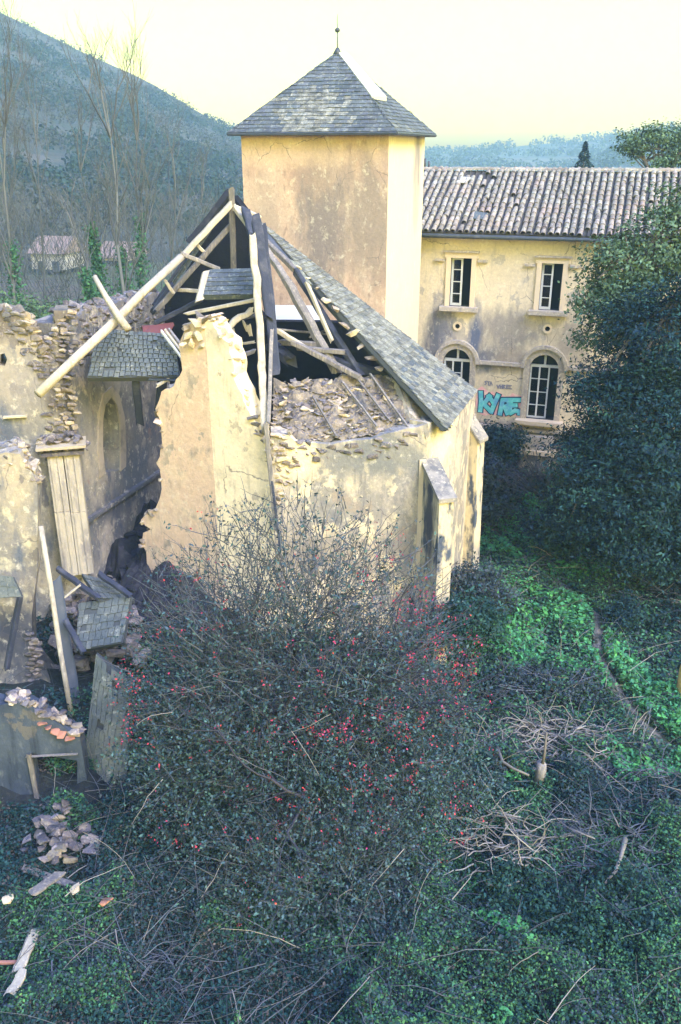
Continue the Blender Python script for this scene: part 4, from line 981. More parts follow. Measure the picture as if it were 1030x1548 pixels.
# ------------------------------------------------------------------ leaves and twigs
def leaf_quads(Pp, Nn, size, asp=.5):
    n = len(Pp); t = rs.normal(size=(n, 3)); Nn = Nn / (np.linalg.norm(Nn, axis=1, keepdims=True) + 1e-9)
    t -= (t * Nn).sum(1, keepdims=True) * Nn; t /= np.linalg.norm(t, axis=1, keepdims=True) + 1e-9; b = np.cross(Nn, t)
    s = np.asarray(size).reshape(-1, 1) * .5 * np.ones((n, 1)); up = Nn * s * .25
    return np.stack([Pp - t * s, Pp - b * s * asp + up, Pp + t * s, Pp + b * s * asp + up], 1).reshape(-1, 3)
def clumps(ells, n, per, sig, jit=.35, shell=.3, flat=.75):
    """leaf positions in clumps through the outer part of some ellipsoids"""
    vol = np.array([r[0] * r[1] * r[2] for _, r in ells]) ** .67; pick = rs.choice(len(ells), n, p=vol / vol.sum())
    d = rs.normal(size=(n, 3)); d /= np.linalg.norm(d, axis=1, keepdims=True); k = 1 - shell * rs.rand(n, 1) ** 1.3
    C = np.array([e[0] for e in ells])[pick]; Rr = np.array([e[1] for e in ells])[pick]
    lumpy = 1 + jit * (rs.rand(n, 1) - .6)
    c = C + d * Rr * k * lumpy; pts = np.repeat(c, per, 0) + rs.normal(size=(n * per, 3)) * sig * (.6 + .8 * rs.rand(n * per, 1)) * np.array([1.25, 1.25, flat])
    out = np.repeat(d / Rr, per, 0); return pts, out
def crown(name, ells, n, per, sig, size, m, parent, up=.5, asp=.55, jit=.35, shell=.3, kind=None, flat=.75):
    p, o_ = clumps(ells, n, per, sig, jit, shell, flat); o_ /= np.linalg.norm(o_, axis=1, keepdims=True)
    p = p[p[:, 2] > -.1] if True else p; o_ = o_[:len(p)]
    nn = o_ * .7 + rs.normal(size=p.shape) * .6 + np.array([0, 0, up])
    return np_mesh(name, leaf_quads(p, nn, size * (.7 + .7 * rs.rand(len(p))), asp), 4, m, parent, kind)
class Twigs:
    def __init__(self): self.V = []; self.F = []; self.n = 0
    def add(self, pts, r0, r1, sides=3):
        n = len(pts); pts = np.asarray(pts); d = np.gradient(pts, axis=0); d /= np.linalg.norm(d, axis=1, keepdims=True) + 1e-9
        ref = np.array([.3, .2, 1.0]) if abs(d[0][2]) < .9 else np.array([1.0, 0, 0])
        a = np.cross(d, ref); a /= np.linalg.norm(a, axis=1, keepdims=True) + 1e-9; b = np.cross(d, a)
        r = np.linspace(r0, r1, n)[:, None, None]; t = np.arange(sides) * 2 * math.pi / sides
        ring = pts[:, None] + r * (a[:, None] * np.cos(t)[None, :, None] + b[:, None] * np.sin(t)[None, :, None])
        self.V.append(ring.reshape(-1, 3)); i = np.arange(n - 1)[:, None] * sides; k = np.arange(sides); k2 = (k + 1) % sides
        self.F.append((np.stack([i + k, i + k2, i + k2 + sides, i + k + sides], -1) + self.n).reshape(-1, 4)); self.n += n * sides
    def build(self, name, m, parent=None, kind=None):
        return np_mesh(name, np.concatenate(self.V), 4, m, parent, kind, F=np.concatenate(self.F))
def curve(p, d, L, n=5, wob=.25, lift=0, r=rnd):
    p = np.array(p, float); d = np.array(d, float); d /= np.linalg.norm(d); out = [p]
    for _ in range(n - 1):
        d = d + np.array([r.gauss(0, wob), r.gauss(0, wob), r.gauss(0, wob) + lift]) * .5; d /= np.linalg.norm(d); p = p + d * L / (n - 1); out.append(p)
    return np.array(out)
def grow(tw, p, d, L, r, depth, tips, spread=.6, lift=.12, nb=3, wob=.22, shrink=.68, sides=5, rr=rnd):
    c = curve(p, d, L, 6, wob, lift, rr); tw.add(c, r, r * .6, max(3, sides)); 
    if depth == 0: tips.append(c[-1]); tips.append(c[3]); return
    for k in range(nb):
        i = rr.choice([2, 3, 4, 5]) if k else 5
        dd = c[i] - c[i - 1]; dd = dd / np.linalg.norm(dd) + np.array([rr.gauss(0, spread), rr.gauss(0, spread), rr.gauss(0, spread * .6)])
        grow(tw, c[i], dd, L * shrink * rr.uniform(.75, 1.15), r * (.62 if k == 0 else .5), depth - 1, tips, spread, lift, nb, wob, shrink, sides - 1, rr)
L_ = lambda n, c, rand=.5, hue=.03, **k: mat(n, c, rand=rand, hue=hue, rough=k.pop('rough', .7), spec=k.pop('spec', .15), **k)
M['leaf_dark'] = L_('dark_evergreen_leaf', (.014, .042, .050)); M['leaf_yew'] = L_('deep_evergreen_needle', (.010, .034, .046), rand=.6)
M['leaf_oak'] = L_('grey_green_oak_leaf', (.085, .15, .085), rand=.55, hue=.04); M['leaf_ivy'] = L_('ivy_leaf', (.017, .056, .054), rand=.6, hue=.04)
M['leaf_bright'] = L_('bright_ground_leaf', (.07, .27, .10), rand=.35, hue=.03); M['leaf_bramble'] = L_('bramble_leaf', (.036, .058, .070), rand=.6, hue=.05)
M['leaf_dry'] = L_('dry_leaf', (.105, .09, .085), rand=.5, hue=.03); M['leaf_bush'] = L_('bush_leaf', (.040, .078, .090), rand=.7, hue=.05, rough=.4)
M['leaf_tip'] = L_('lit_evergreen_tip', (.030, .088, .080)); M['flower'] = L_('red_flower', (.30, .035, .07), rand=.6, hue=.03); M['twig'] = L_('grey_twig', (.085, .095, .12), rand=.45, hue=.02, rough=.9)
M['twig_dark'] = L_('dark_twig', (.045, .047, .068), rand=.4, hue=.02, rough=.9); M['twig_pale'] = L_('pale_dry_twig', (.23, .215, .20), rand=.4, hue=.02, rough=.9)
M['bark'] = mat('grey_bark', (.12, .11, .105), [(6, (.2, .18, .16), .5, .7, .3)], bump=.02, bscale=14); M['twig_far'] = L_('far_twig', (.115, .12, .125), rand=.4, rough=.9)

# undergrowth: leaves lying over the mounds (nobody could count them)
bld = [[tuple(v) for v in (C0[:2], C1[:2], C2[:2], C3[:2], C3b[:2], C4[:2], (C4[0] + 4, C4[1] + 12), (-6, 30), (-13, 21), (-12, 19.8), (-7, 21))],
       [tuple(FP.pt(0, 0)[:2]), tuple(FP.pt(17, 0)[:2]), tuple(FP.pt(17, 0, -8)[:2]), tuple(FP.pt(0, 0, -8)[:2])]]
def inside(x, y, poly):
    c = np.zeros(x.shape, bool); n = len(poly)
    for i in range(n):
        x1, y1 = poly[i]; x2, y2 = poly[i - 1]
        if y1 == y2: continue
        c ^= ((y1 > y) != (y2 > y)) & (x < (x2 - x1) * (y - y1) / (y2 - y1) + x1)
    return c
def wpoly(pts, z=.2): return [tuple(Pz(*q, z))[:2] for q in pts]
bright = [wpoly([(745, 905), (800, 890), (875, 898), (897, 920), (895, 985), (860, 1010), (800, 1000), (740, 985)]), wpoly([(915, 955), (945, 960), (985, 1010), (1040, 1080), (1040, 1130), (1000, 1100), (950, 1040), (915, 1000)]),
          wpoly([(730, 775), (780, 790), (810, 830), (790, 850), (740, 830)]), wpoly([(700, 1310), (760, 1320), (800, 1400), (880, 1420), (840, 1548), (740, 1548), (790, 1470), (720, 1400)])]
def scatter(n, x0, x1, y0, y1, keep):
    n = int(n * 1.12)
    x = rs.uniform(x0, x1, n); y = rs.uniform(y0, y1, n); m = keep(x, y) & (path_dist(x, y) > .07 + .16 * rs.rand(n))
    for b_ in bld: m &= ~inside(x, y, b_)
    m &= np.abs(x) < y * .56 + 3.2; m &= ~((x < -4.7) & (y > 13.4) & (y < 14.2)); m &= ~((x < -6) & (y > 16.8) & (y < 18.6))
    return x[m], y[m]
def cover(name, label, n, keep, size, m, h=.28, x0=-14, x1=18, y0=5, y1=34, asp=.6, up=1.1, near=True):
    if near:   # as many leaves per square metre close by as far away would need fewer: thin them with distance
        x, y = scatter(n, x0, x1, y0, y1, keep)
        if y0 < 12: xb, yb = scatter(int(n * .8), -8, 9, y0, 15, keep); x = np.concatenate([x, xb]); y = np.concatenate([y, yb])
    z = G(x, y) + rs.rand(len(x)) * h * (.35 + 1.3 * fbm(x, y, 1.3, 21, 2)); p = np.stack([x, y, z], -1)
    nn = rs.normal(size=p.shape) * .55 + np.array([0, 0, up])
    o = np_mesh(name, leaf_quads(p, nn, size * (.4 + 1.25 * rs.rand(len(x)) ** 1.7) * np.clip(y / 20, .55, 1), asp), 4, m); return tag(o, label, name.replace('_', ' '), kind='stuff')
isb = lambda x, y: inside(x, y, bright[0]) | inside(x, y, bright[1]) | inside(x, y, bright[2]) | (inside(x, y, bright[3]) & (fbm(x, y, 1.5, 3) > .5))
cover('ivy_ground_cover', 'dark ivy and bramble leaves covering the slope around the chapel', 240000, lambda x, y: (fbm(x, y, .7, 40) > .29), .105, M['leaf_ivy'])
cover('bramble', 'grey green bramble leaves between the ivy patches', 190000, lambda x, y: (fbm(x, y, .8, 50) > .50), .085, M['leaf_bramble'], h=.42)
cover('dead_leaves', 'brown dead leaves among the undergrowth', 110000, lambda x, y: (fbm(x, y, .6, 60) > .52) & ~isb(x, y), .08, M['leaf_dry'], h=.22)
cover('bright_ground_cover', 'bright green leafy patches beside the earth path', 260000, lambda x, y: (isb(x, y) & (fbm(x, y, 1.2, 70) > .34 + .1 * rs.rand(len(x)))) | ((fbm(x, y, .5, 72) > .58) & (y > 14) & (x > 3)), .12, M['leaf_bright'], h=.34, y0=7, y1=30, x0=-2, x1=12)
cover('weeds', 'mid green weeds coming up in patches through the ivy', 330000, lambda x, y: (fbm(x, y, .9, 75) > .56) | ((y > 14.5) & (x > 2.6) & (x < 9) & (rs.rand(len(x)) < .8)) | ((y < 13) & (x > 1.2) & (fbm(x, y, .8, 77) > .42)), .085, L_('weed_leaf', (.055, .16, .07), rand=.55, hue=.05), h=.34, x0=-6)
cover('grass', 'short grass growing along the edges of the path', 200000, lambda x, y: (path_dist(x, y) < .9 - .5 * rs.rand(len(x))) & (y < 33), .12, L_('path_grass', (.07, .125, .045), rand=.4), h=.10, asp=.16, up=.2, x0=0, x1=12, y0=14)

# loose canes and stems arching through the undergrowth
def canes(name, label, n, region, m, r0=.007, L=(.6, 1.6), seed=1, h=.35):
    r = random.Random(seed); tw = Twigs(); k = 0
    while k < n:
        x, y = r.uniform(*region[0]), r.uniform(*region[1])
        if abs(x) > y * .47 + 1 or any(inpoly(x, y, b_) for b_ in bld): continue
        if fbm(np.array([x]), np.array([y]), .7, 90)[0] < .42: k += .2; continue
        a = r.uniform(0, 6.28); z = float(G(x, y)) + r.uniform(.05, h)
        tw.add(curve((x, y, z), (math.cos(a), math.sin(a), r.uniform(-.1, .8)), r.uniform(*L), 7, .22, -.14, r), r0 * r.uniform(.7, 1.6), r0 * .5); k += 1
    return tag(tw.build(name, m), label, 'canes', kind='stuff')
canes('bramble_canes', 'arching grey bramble canes in the undergrowth', 1300, ((-8, 14), (7, 32)), M['twig'], seed=2)
canes('dry_stems', 'pale dry stems lying in the undergrowth', 330, ((-7, 12), (7, 24)), M['twig_pale'], seed=3, h=.45)
canes('dead_stems', 'grey dead stems sprawled in the bottom corner of the yard', 170, ((-4.8, -.6), (8, 11.6)), M['twig'], seed=4, h=.5, L=(.8, 1.9))

# brush piles
def brush(name, label, c, rx, ry, h, n, seed, m, r0=.012, group=None):
    r = random.Random(seed); t = thing(name, label, 'brush pile', c, group); tw = Twigs()
    for _ in range(n):
        a = r.uniform(0, 6.28); d = r.random() ** .5; p = np.array([c.x + rx * d * math.cos(a), c.y + ry * d * math.sin(a), c.z + .05 + h * max(0, 1 - d * d) * r.random()])
        b_ = r.gauss(.2, .7); tw.add(curve(p, (math.cos(b_) * r.choice([-1, 1]), math.sin(b_), r.uniform(-.1, .5)), r.uniform(.4, 1.3), 9, .5, -.12, r), r0 * r.uniform(.5, 1.8), r0 * .35, 4)
    tw.build('twigs', m, t, 'stuff'); return t
gz = lambda px, py, z=.1: (lambda v: Vector((v.x, v.y, float(G(v.x, v.y)))))(Pz(px, py, z))
c1 = gz(845, 1125); brush('brush_pile', 'wide pile of cut pale branches around the small stump', c1, 1.8, 1.0, .55, 430, 11, M['twig_pale'])
c6_ = gz(905, 1290); brush('brush_pile', 'grey twiggy heap around the thick bleached branch', c6_, 1.0, .8, .45, 130, 16, M['twig'], .009)
c2_ = gz(765, 1290); brush('brush_pile', 'tangle of curved pale branches beside the red flowering bush', c2_ + Vector((-.1, 0, .1)), .8, .8, .4, 100, 12, M['twig_pale'], .012)
c3_ = gz(985, 1200); brush('brush_pile', 'grey brushwood heap right of the stump pile', c3_, 1.2, .9, .5, 190, 13, M['twig'], .009)
c4_ = gz(225, 1470); brush('brush_pile', 'fan of thin dead stems in the lower corner below the planks', c4_, 1.1, .6, .4, 130, 14, M['twig'], .008)
c5_ = gz(760, 735); brush('brush_pile', 'brown brushwood heap at the foot of the house', Vector((c5_.x, c5_.y - .6, .2)), 1.6, 1.2, .8, 240, 15, M['twig_dark'], .014)
st = gz(815, 1185); stump = thing('tree_stump', 'small sawn stump with one upright shoot in the branch pile', 'stump', st)
pole('trunk', [st, st + Vector((0, 0, .45)), st + Vector((.01, 0, .62))], .12, .105, M['wood'], stump)
pole('shoot', [st + Vector((.03, 0, .6)), st + Vector((.04, 0, .9)), st + Vector((.05, .05, 1.35))], .035, .022, M['twig_pale'], stump)
def limb(label, pts, r0, r1, z=.5, m='twig_pale'):
    return tag(pole('fallen_branch', [Pz(*q, z) for q in pts], r0, r1, M[m], None, 6, int(pts[0][0])), label, 'branch')
limb('thick bleached branch standing out of the undergrowth right of the bush', [(945, 1268), (940, 1290), (930, 1318), (915, 1335)], .05, .02, .6)
limb('forked pale branch end at the left side of the stump pile', [(752, 1130), (760, 1152), (776, 1162), (800, 1172)], .045, .02, .6)
limb('short curved pale branch between bush and stump pile', [(722, 1165), (726, 1178), (738, 1190)], .028, .012, .6)
limb('curved pale branch low in the tangle beside the bush', [(735, 1335), (762, 1342), (785, 1332)], .035, .015, .5)
limb('straight thin branch sticking up behind the thick bleached one', [(922, 1222), (930, 1238), (936, 1250)], .02, .01, .7)
limb('thin pale branch crossing the ivy in front of the bleached one', [(862, 1252), (880, 1260), (900, 1268)], .02, .01, .6)

# ------------------------------------------------------------------ the big flowering bush
BC = Vector((-.75, 13.4, 0)); bush = thing('flowering_bush', 'huge twiggy bush with small dark leaves and red flowers in front of the apse', 'bush', (BC.x, BC.y, float(G(BC.x, BC.y))))
BE = [(np.array([-.80, 13.5, 3.2]), np.array([3.35, 2.5, 3.55])), (np.array([.55, 12.9, 1.7]), np.array([2.45, 2.3, 2.2])), (np.array([-2.5, 12.9, 1.9]), np.array([1.6, 1.9, 2.3])), (np.array([-.55, 11.3, .7]), np.array([2.3, 1.6, 1.35]))]
tw = Twigs(); tips = []; rr = random.Random(21)
for k in range(11):
    a = k / 11 * 6.28 + rr.uniform(-.2, .2); e = rr.uniform(.25, .75)
    grow(tw, (BC.x + .2 * math.cos(a), BC.y + .2 * math.sin(a), 0), (math.cos(a) * e, math.sin(a) * e * .8, 1), 2.3, .06, 4, tips, spread=.5, lift=.05, nb=3, wob=.2, shrink=.66, rr=rr)
tw.build('branches', M['twig_dark'], bush)
def inell(p): return min(np.sum(((p - c) / r) ** 2) for c, r in BE)
tw = Twigs(); lp = []
fill = [t_ for t_ in tips]
for k in range(7200):
    c, r = BE[0] if k % 10 < 6 else BE[1 + k % 3]
    d = np.array([rr.gauss(0, 1) for _ in range(3)]); d /= np.linalg.norm(d); q = (.35 + .65 * rr.random() ** .6)
    p = c + d * r * q * rr.uniform(.85, 1.02)
    if p[2] < .15: continue
    hz = p[2] / 6
    if d[1] > .5 and rr.random() < .5: continue
    dd = d * .7 + np.array([rr.gauss(0, .6), rr.gauss(0, .6), .45 + rr.gauss(0, .4)])
    L = rr.uniform(.35, .9); cv = curve(p - d * L * .45, dd, L, 5, .3, .03, rr); tw.add(cv, .0075 * rr.uniform(.6, 1.6), .003)
    nl = 5 if hz > .55 else 10
    if rr.random() < (.62 if hz > .55 else .9):
        for _ in range(nl):
            i = rr.randint(1, 4); lp.append(cv[i] + np.array([rr.gauss(0, .045) for _ in range(3)]))
tw.build('twigs', M['twig'], bush, 'stuff')
lp = np.array(lp); n = len(lp)
np_mesh('leaves', leaf_quads(lp, rs.normal(size=lp.shape) * .8 + np.array([0, -.2, .7]), .062 * (.6 + .9 * rs.rand(n)), .5), 4, M['leaf_bush'], bush, 'stuff')
low_ = [(c * np.array([1, 1, .72]), r * np.array([1.02, 1, .78])) for c, r in BE]
crown('lower_leaves', low_, 1800, 24, .14, .062, M['leaf_bush'], bush, up=.4, shell=.45, kind='stuff')
def ell_hit(px, py):
    d = ray(px, py); best = None
    for c, r in BE:
        o_ = np.array([0, 0, CAM_Z]) - c; dd = np.array(d) / r; oo = o_ / r
        A, B, C = dd @ dd, 2 * dd @ oo, oo @ oo - 1; D = B * B - 4 * A * C
        if D > 0:
            t = (-B - math.sqrt(D)) / (2 * A); best = t if best is None or t < best else best
    return None if best is None else np.array([0, 0, CAM_Z]) + np.array(d) * best
fp = []; rr = random.Random(31)
groups = [(520, 950, 200, 120, 26), (320, 1000, 180, 130, 26), (500, 1180, 220, 160, 40), (690, 1000, 60, 70, 75), (640, 920, 40, 50, 38), (600, 840, 22, 30, 14), (720, 1020, 38, 26, 34), (480, 1100, 45, 25, 26), (520, 1100, 20, 12, 16), (600, 1100, 50, 30, 30), (190, 1050, 42, 38, 46), (190, 1110, 40, 40, 24), (560, 1210, 60, 50, 26),
          (640, 1190, 50, 60, 26), (300, 870, 55, 20, 12), (300, 770, 24, 20, 6), (650, 1080, 60, 60, 34), (250, 1270, 60, 60, 12), (450, 1220, 90, 50, 16), (400, 1130, 90, 60, 16), (700, 1250, 30, 40, 12), (360, 950, 110, 60, 14), (440, 1350, 150, 80, 14), (240, 960, 40, 30, 8)]
for cx, cyy, sx, sy, n in groups:
    for _ in range(n):
        h_ = ell_hit(rr.gauss(cx, sx * .6), rr.gauss(cyy, sy * .6))
        if h_ is None: continue
        h_ = h_ + np.array([rr.gauss(0, .12), rr.uniform(-.15, .25), rr.gauss(0, .1)])
        for _ in range(rr.choice([2, 3, 4, 7])): fp.append(h_ + np.array([rr.gauss(0, .045) for _ in range(3)]))
fp = np.array(fp); np_mesh('flowers', leaf_quads(fp, rs.normal(size=fp.shape) + np.array([0, -.4, .8]), .040 * (.5 + .8 * rs.rand(len(fp))), .6), 4, M['flower'], bush, 'stuff')
tw = Twigs()
for k in range(9):
    h_ = ell_hit(rr.uniform(180, 720), rr.uniform(1080, 1400))
    if h_ is not None: tw.add(curve(h_ + np.array([0, .2, 0]), (rr.uniform(-1, 1), -.5, rr.uniform(-.6, .6)), rr.uniform(.6, 1.5), 8, .3, -.16, rr), .007, .003, 4)
tw.build('hanging_shoots', M['twig_pale'], bush, 'stuff')

# ------------------------------------------------------------------ trees and shrubs on the right
def tree(name, label, base, trunk, ells, n, per, sig, size, leaf, r0=.2, bark='bark', up=.5, shell=.35, branches=5, asp=.55, jit=.35, group=None, flat=.75, tips_=None):
    t = thing(name, label, 'tree', base, group); tw = Twigs(); tw.add(np.array([tuple(q) for q in trunk]), r0, r0 * .45, 8)
    for c, r in ells:
        for _ in range(branches):
            s = np.array(trunk[rnd.randrange(max(1, len(trunk) // 2), len(trunk))]); e = np.array(c) + np.array([rnd.uniform(-.7, .7) * k for k in r])
            mid = (s + e) / 2 + np.array([rnd.gauss(0, .2), rnd.gauss(0, .2), rnd.gauss(0, .2)]); tw.add(np.array([s, mid, e]), r0 * .3, r0 * .08, 5)
    tw.build('trunk', M[bark], t); crown('crown', [(np.array(c), np.array(r)) for c, r in ells], n, per, sig, size, M[leaf], t, up=up, shell=shell, asp=asp, jit=jit, flat=flat)
    if tips_: crown('lit_tips', [(np.array(c) + np.array([0, 0, .08]), np.array(r) * 1.03) for c, r in ells], n // 4, per // 2, sig * .8, size * .9, M[tips_], t, up=.8, shell=.12, asp=asp, jit=jit, flat=flat)  # paler outer sprays paint the sunlit clumps of the crown
    return t
V3 = Vector
tree('dark_evergreen', 'massive dark evergreen with drooping sprays covering the end of the house', (9.0, 23.6, 0), [V3((9, 23.6, -.1)), V3((9.1, 23.6, 3)), V3((9, 23.6, 6)), V3((9.2, 23.6, 8.4))],
     [((8.9, 23.6, 7.0), (1.75, 2.0, 1.7)), ((8.9, 23.3, 5.0), (2.35, 2.3, 1.8)), ((8.4, 23.0, 3.4), (2.5, 2.3, 1.5)), ((8.9, 22.6, 1.9), (2.2, 1.7, 1.2)), ((11.8, 23.4, 5.4), (2.6, 2.4, 3.6)), ((10.6, 22.4, 2.6), (2.4, 1.7, 1.8)), ((7.2, 23.2, 4.1), (.9, .9, .7)), ((6.9, 22.9, 2.2), (.9, .8, .45)), ((7.3, 23.4, 5.9), (.7, .7, .4)), ((9.9, 23.2, 8.6), (.9, .9, .6))],
     2000, 66, .26, .125, 'leaf_yew', .28, up=.7, asp=.4, jit=.45, shell=.4, branches=1, flat=.36, tips_='leaf_tip')
tree('holm_oak', 'grey green leafy tree with gaps, rising above the dark evergreen', (9.3, 26.6, 0), [V3((9.3, 26.6, -.1)), V3((9.2, 26.6, 4)), V3((9, 26.5, 7)), V3((8.9, 26.4, 9))],
     [((9.2, 26.4, 9.3), (1.5, 1.5, 1.0)), ((8.3, 26.2, 8.7), (1.3, 1.3, .9)), ((7.7, 26, 7.9), (1.0, 1.1, .7)), ((10.6, 26.5, 9.2), (1.5, 1.5, 1.3)), ((8.9, 26, 7.6), (1.5, 1.3, .9)), ((7.9, 25.8, 6.7), (.9, .8, .45)), ((9.8, 26.4, 10.4), (.9, 1, .7)), ((11.4, 26.4, 10.3), (1.2, 1.2, 1.3))],
     520, 40, .16, .12, 'leaf_oak', .2, up=.6, shell=.6)
pb = P(988, 262, 44)
tree('pine_tree', 'open pine with a bent stem behind the far end of the roof', (pb.x, pb.y, 0), [V3((pb.x + .4, pb.y, 0)), V3((pb.x + .2, pb.y, 8)), P(988, 268, 44), P(975, 245, 44), P(968, 222, 44)],
     [(tuple(P(965, 212, 44)), (1.0, 1.2, .45)), (tuple(P(990, 204, 44)), (1.3, 1.3, .45)), (tuple(P(1020, 206, 44.5)), (1.4, 1.3, .6)), (tuple(P(1012, 240, 43.6)), (1.1, 1, .55)), (tuple(P(1035, 232, 44)), (1.4, 1.2, 1.0)), (tuple(P(956, 228, 44)), (.5, .6, .25))],
     230, 30, .18, .14, 'leaf_oak', .16, up=.8, shell=.8, branches=3)
# fir behind the ridge
ft = P(886, 214, 72); fir = thing('fir_tree', 'small pointed blue fir standing alone behind the roof ridge', 'tree', (ft.x, ft.y, 0))
tw = Twigs(); tw.add(np.array([(ft.x, ft.y, 0), (ft.x, ft.y, 6), tuple(ft)]), .25, .03, 6); tw.build('trunk', M['bark'], fir)
pts = []
for k in range(3600):
    h_ = rs.rand() ** .8 * 6.5; a = rs.rand() * 6.28; r_ = (.05 + h_ * .34) * (.55 + .5 * rs.rand()) * (1 + .25 * math.sin(h_ * 9)); pts.append((ft.x + r_ * math.cos(a), ft.y + r_ * math.sin(a), ft.z - h_ - r_ * .25))
pts = np.array(pts); np_mesh('crown', leaf_quads(pts, rs.normal(size=pts.shape) * .5 + np.array([0, 0, 1]), .30, .3), 4, M['leaf_yew'], fir)
def shrub(name, label, px, py, D, ells, n, per, sig, size, leaf, up=.6, group=None, twigs=0, tm='twig_dark'):
    c = P(px, py, D); base = V3((c.x, c.y, float(G(c.x, c.y)))); t = thing(name, label, 'shrub', base, group); tw = Twigs()
    for k in range(7 + twigs):
        a = rnd.uniform(0, 6.28); e = ells[k % len(ells)]; q = c + V3(e[0]); s = base + V3((rnd.uniform(-.1, .1), rnd.uniform(-.1, .1), 0))
        q = q + V3((e[1][0] * rnd.uniform(-1, 1), e[1][1] * rnd.uniform(-1, 1), e[1][2] * rnd.uniform(-.3, 1.05)))
        tw.add(curve(s, q - s, (q - s).length, 6, .12, .03), .022, .006, 4)
    tw.build('stems', M[tm], t)
    crown('foliage', [(np.array(c + V3(e[0])), np.array(e[1])) for e in ells], n, per, sig, size, M[leaf], t, up=up, shell=.5); return t
shrub('shrub', 'dark glossy shrub against the house wall below the graffiti', 755, 668, 31, [((0, 0, 0), (1.1, .9, .75)), ((-.9, -.3, -.6), (.9, .8, .6))], 170, 28, .16, .13, 'leaf_dark')
shrub('shrub', 'leafy green shrub at the foot of the dark evergreen', 858, 800, 24.5, [((0, 0, 0), (.95, .8, .65)), ((.8, -.1, -.1), (.7, .7, .5)), ((-.5, -.2, -.4), (.6, .6, .4))], 200, 28, .15, .13, 'leaf_ivy')
shrub('shrub', 'leafless mauve brown shrub between the house step and the leafy green shrub', 835, 715, 29, [((0, 0, 0), (1.2, .9, .75)), ((-1.0, 0, -.4), (1, .8, .6)), ((-2.2, 0, -.4), (1.0, .8, .5))], 60, 20, .2, .08, 'leaf_dry', twigs=420, tm='twig')
shrub('shrub', 'dull green low shrub growing behind the side buttress', 728, 715, 27, [((0, 0, 0), (.8, .7, .7)), ((.4, -.5, -.9), (.8, .7, .6))], 120, 26, .16, .12, 'leaf_bramble')
shrub('shrub', 'small upright blue green conifer bush beside the path', 947, 922, 20.4, [((0, 0, 0), (.36, .36, .55)), ((-.22, -.1, -.25), (.3, .3, .35))], 110, 26, .07, .07, 'leaf_yew')
shrub('shrub', 'wide dark shrub in the shade right of the conifer bush', 1010, 950, 20.6, [((0, 0, 0), (.8, .7, .5)), ((.6, -.6, -.3), (.9, .8, .5)), ((-.3, -.3, -.3), (.6, .5, .35))], 200, 28, .14, .10, 'leaf_dark')
shrub('shrub', 'grey green bramble mound in front of the bright green patch', 850, 1035, 17.2, [((0, 0, 0), (1.1, .6, .3)), ((-1.0, 0, 0), (.8, .6, .3))], 150, 26, .13, .08, 'leaf_bramble', twigs=50, tm='twig')
shrub('shrub', 'dense ivy clump wrapped round the foot of the front buttress', 700, 930, 18.4, [((0, 0, 0), (.55, .5, .7)), ((-.5, -.2, -.3), (.5, .5, .6)), ((.5, .3, -.3), (.6, .5, .5))], 170, 28, .14, .10, 'leaf_ivy')
shrub('shrub', 'grey bramble mound between the buttress and the bright green patch', 740, 895, 20.3, [((0, 0, 0), (.8, .7, .45)), ((-.4, .5, .2), (.6, .6, .4))], 120, 26, .14, .09, 'leaf_bramble', twigs=120, tm='twig')
shrub('shrub', 'ivy mound filling the bottom of the yard below the stump', 880, 1400, 10.2, [((0, 0, -.2), (1.2, .8, .5)), ((.9, .5, -.1), (1, .8, .5)), ((-.8, .6, -.1), (.8, .7, .5))], 420, 30, .12, .075, 'leaf_ivy')
pst = gz(1033, 1055); post = pole('boundary_stone', [pst - V3((0, 0, .2)), pst + V3((0, 0, .35)), pst + V3((0, 0, .85)), pst + V3((.01, 0, 1.05))], .24, .15, mat('ochre_stone', (.48, .36, .14), [(4, (.45, .33, .14), .5, .7, 1)], bump=.02, bscale=12), None, 10, 4)
tag(post, 'ochre yellow standing stone at the edge of the yard', 'stone post')

# rubble and planks at the lower left
rr = random.Random(61)
for i in range(44):
    px, py = rr.gauss(92, 24), rr.gauss(1272, 24); p = Pz(px, py, .30); s = rr.uniform(.12, .30)
    o = stone(V3((p.x, p.y, float(G(p.x, p.y)) + .26 + .3 * max(0, 1 - abs(px - 92) / 55))), s, rr.choice(['stone', 'stone_dark', 'stone_dark', 'stone_dark']), None, rr, .8)  # mostly dark stones, the shade of this corner put into their colour
    o.name = 'fallen_stone'; tag(o, 'rough stone of the rubble heap below the low grey wall', 'stone', 'stones of the rubble heap')
def board(label, a, b, w, m='wood_pale', z=.32, t=.05, cat='plank'):
    p, q = Pz(*a, z), Pz(*b, z + .05); zz = float(G((p.x + q.x) / 2, (p.y + q.y) / 2)) + .36; p.z = zz + .06; q.z = zz
    return tag(beam('plank', p, q, w, t, M[m], None, seg=5), label, cat)
board('long grey plank with one dark side above the short plank', (36, 1312), (140, 1344), .13, 'wood')
board('short wide grey plank tilted towards the rubble heap', (58, 1384), (98, 1346), .17, 'wood')
board('cream painted plank end near the bottom corner', (28, 1466), (50, 1404), .17)
board('small ochre plank piece lowest in the corner', (20, 1520), (36, 1480), .15)
board('thin reddish batten touching the cream plank', (-20, 1452), (26, 1443), .05, 'brick', cat='batten')
for lab, px, py, s, k in (('white crumpled sheet in the ivy beside the cream plank', 18, 1392, .26, 'stone_pale'), ('pale bone coloured stone above the dead stem fan', 122, 1380, .16, 'stone_pale'), ('small red brick lying above the dead stem fan', 166, 1400, .16, 'brick')):
    p = gz(px, py); o = stone(p + V3((0, 0, .38)), s, k, None, rr, .6); o.name = 'brick_piece' if k == 'brick' else 'loose_stone'; tag(o, lab, 'brick' if k == 'brick' else 'stone')

